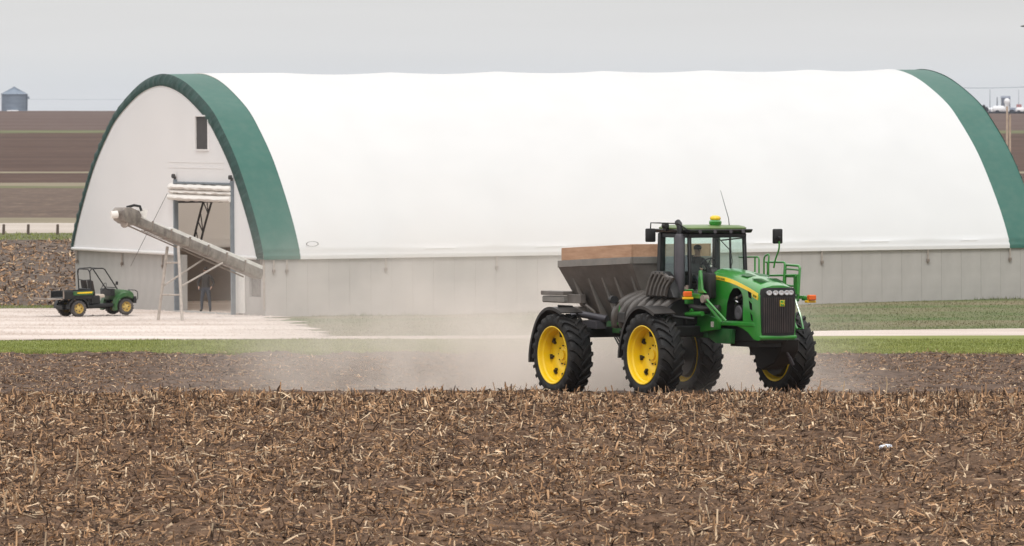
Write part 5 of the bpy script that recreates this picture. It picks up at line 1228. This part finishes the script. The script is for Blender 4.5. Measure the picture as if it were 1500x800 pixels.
# litter
Yl = 157.0; xl = at_px(1299, Yl); b2 = bmesh.new(); bmesh.ops.create_icosphere(b2, subdivisions=3, radius=.14)
for v in b2.verts: v.co *= 1 + .35 * mnoise.noise(v.co * 12); v.co.z *= .45; v.co.y *= .7
me = bpy.data.meshes.new('litter'); b2.to_mesh(me); b2.free(); me.materials.append(M['litter']); me.shade_smooth(); o = link_mesh('litter', me); o.location = (xl, Yl, float(field_h(xl, Yl)) + .075)
tag(o, 'crumpled pale blue white scrap of plastic lying on the stubble', 'litter')
# tall broken stalks one can pick out
stm = []
for k in range(5):
    r = random.Random(k + 50); m = MB(); h_ = .24 + .06 * k; p = [Vector((0, 0, -.04))]
    for q in range(3): p.append(p[-1] + Vector((r.gauss(0, .025), r.gauss(0, .025), h_ / 3 + .01)))
    m.tube(p, [.017, .015, .014, .011], 6)
    for q in range(1 + k % 3):
        b = p[1 + q % 3]; d = Vector((r.gauss(0, 1), r.gauss(0, 1), r.random() * .8 - .3)).normalized() * (.10 + .1 * r.random()); s_ = d.cross(Vector((0, 0, 1))).normalized() * .014
        m.add([b - s_, b + s_, b + d * .6 + s_ * 1.3 + Vector((0, 0, .015)), b + d * .6 - s_ * 1.3 + Vector((0, 0, .015)), b + d - Vector((0, 0, .05))], [(0, 1, 2, 3), (3, 2, 4)])
    stm.append(m.mesh('corn_stalk', M['residue_pale'] if k % 2 else M['residue']))
r = random.Random(3)
def stalk(px, Y):
    x = at_px(px, Y); o = link_mesh('corn_stalk', stm[r.randrange(5)]); o.location = (x, Y, float(field_h(x, Y))); o.rotation_euler = (r.gauss(0, .4), r.gauss(0, .4), r.random() * 6.28); s_ = .7 + .5 * r.random(); o.scale = (s_, s_, s_)
    tag(o, 'broken tan corn stalk standing up out of the stubble field', 'corn stalk', 'corn stalks standing in the stubble')
for px in (395, 450, 500, 582, 655, 700, 742, 700 + 190, 905, 1070, 1095, 1190, 1230, 1300, 1335, 90, 210, 350): stalk(px + r.random() * 6, 179.5 + r.random() * 1.6)
for k in range(60): stalk(r.random() * 1500, 126 + 52 * r.random() ** 1.1)

# ------------------------------------------------------------------ dust thrown up behind the tractor
def dust():
    m = bpy.data.materials.new('dust'); m.use_nodes = True; nt = m.node_tree; N = nt.nodes; L = nt.links; N.clear()
    o = N.new('ShaderNodeOutputMaterial'); v = N.new('ShaderNodeVolumePrincipled'); v.inputs['Color'].default_value = (.99, .92, .855, 1); v.inputs['Anisotropy'].default_value = .1
    L.new(v.outputs[0], o.inputs['Volume'])
    tc = N.new('ShaderNodeTexCoord'); sp = N.new('ShaderNodeSeparateXYZ'); L.new(tc.outputs['Object'], sp.inputs[0])
    def math_(op, a, b=None, c=None):
        n = N.new('ShaderNodeMath'); n.operation = op
        for i, q in enumerate((a, b, c)):
            if q is None: continue
            if isinstance(q, (int, float)): n.inputs[i].default_value = q
            else: L.new(q, n.inputs[i])
        return n.outputs[0]
    X, Y, Z = sp.outputs
    # local x = metres behind the rear axle along the trail, y = sideways, z = up from the ground behind the crest
    def bump_(v_, c, w_): 
        d = math_('DIVIDE', math_('SUBTRACT', v_, c), w_); return math_('POWER', 2.71828, math_('MULTIPLY', math_('MULTIPLY', d, d), -1.0))
    nn = N.new('ShaderNodeTexNoise'); nn.inputs['Scale'].default_value = .5; nn.inputs['Detail'].default_value = 4; nn.inputs['Roughness'].default_value = .55; L.new(tc.outputs['Object'], nn.inputs['Vector'])
    nz = N.new('ShaderNodeMapRange'); nz.inputs['From Min'].default_value = .34; nz.inputs['From Max'].default_value = .66; nz.inputs['To Min'].default_value = .05; nz.inputs['To Max'].default_value = 2.1; L.new(nn.outputs[0], nz.inputs['Value'])
    g1 = math_('MULTIPLY', math_('MULTIPLY', bump_(X, 2.4, 3.2), bump_(Z, .5, 2.1)), 1.1)          # dense puff right behind the rear wheels
    g2 = math_('MULTIPLY', math_('MULTIPLY', bump_(X, 10.0, 8.0), bump_(Z, 1.0, 2.7)), .20)          # drifting tail
    g3 = math_('MULTIPLY', math_('MULTIPLY', bump_(X, -2.2, 2.4), bump_(Z, .2, .95)), .22)           # low dust between the wheels
    d = math_('ADD', math_('ADD', g1, g2), g3); side = bump_(Y, .4, 2.6)
    # soft falloff to the faces of the box
    ex = N.new('ShaderNodeMapRange'); ex.interpolation_type = 'SMOOTHSTEP'; ex.inputs['From Min'].default_value = 20.5; ex.inputs['From Max'].default_value = 12; L.new(X, ex.inputs['Value'])
    d = math_('MULTIPLY', math_('MULTIPLY', math_('MULTIPLY', d, side), nz.outputs[0]), ex.outputs[0])
    L.new(d, v.inputs['Density'])
    mb = MB(); mb.bb(-6.2, 21, -4.2, 5.2, -.02, 6.2); ob = mb.build('dust_cloud', m)
    p = Matrix.Translation((TXR, TYR, 0)) @ Matrix.Rotation(R(-60), 4, 'Z') @ Vector((-.2, 1.9, 0))
    ob.location = (p.x + .3, p.y + 3.0, -.9); ob.rotation_euler = (0, 0, R(120 + 12)); tag(ob, 'pale brown dust cloud trailing low behind the tractor wheels', 'dust', kind='stuff')
    m.cycles.volume_step_rate = 1.0
    return ob
dust()

# ------------------------------------------------------------------ thin haze over the whole scene
hm_ = bpy.data.materials.new('haze_air'); hm_.use_nodes = True; nt = hm_.node_tree; N = nt.nodes; L = nt.links; N.clear()
o_ = N.new('ShaderNodeOutputMaterial'); v_ = N.new('ShaderNodeVolumePrincipled'); v_.inputs['Color'].default_value = (.88, .92, 1.0, 1); v_.inputs['Density'].default_value = .000035; v_.inputs['Anisotropy'].default_value = 0.0
L.new(v_.outputs[0], o_.inputs['Volume'])
hz_ = MB(); hz_.bb(-2700, 2700, -90, 6100, -2.6, 15.5); ho_ = hz_.build('haze', hm_); tag(ho_, kind='stuff')
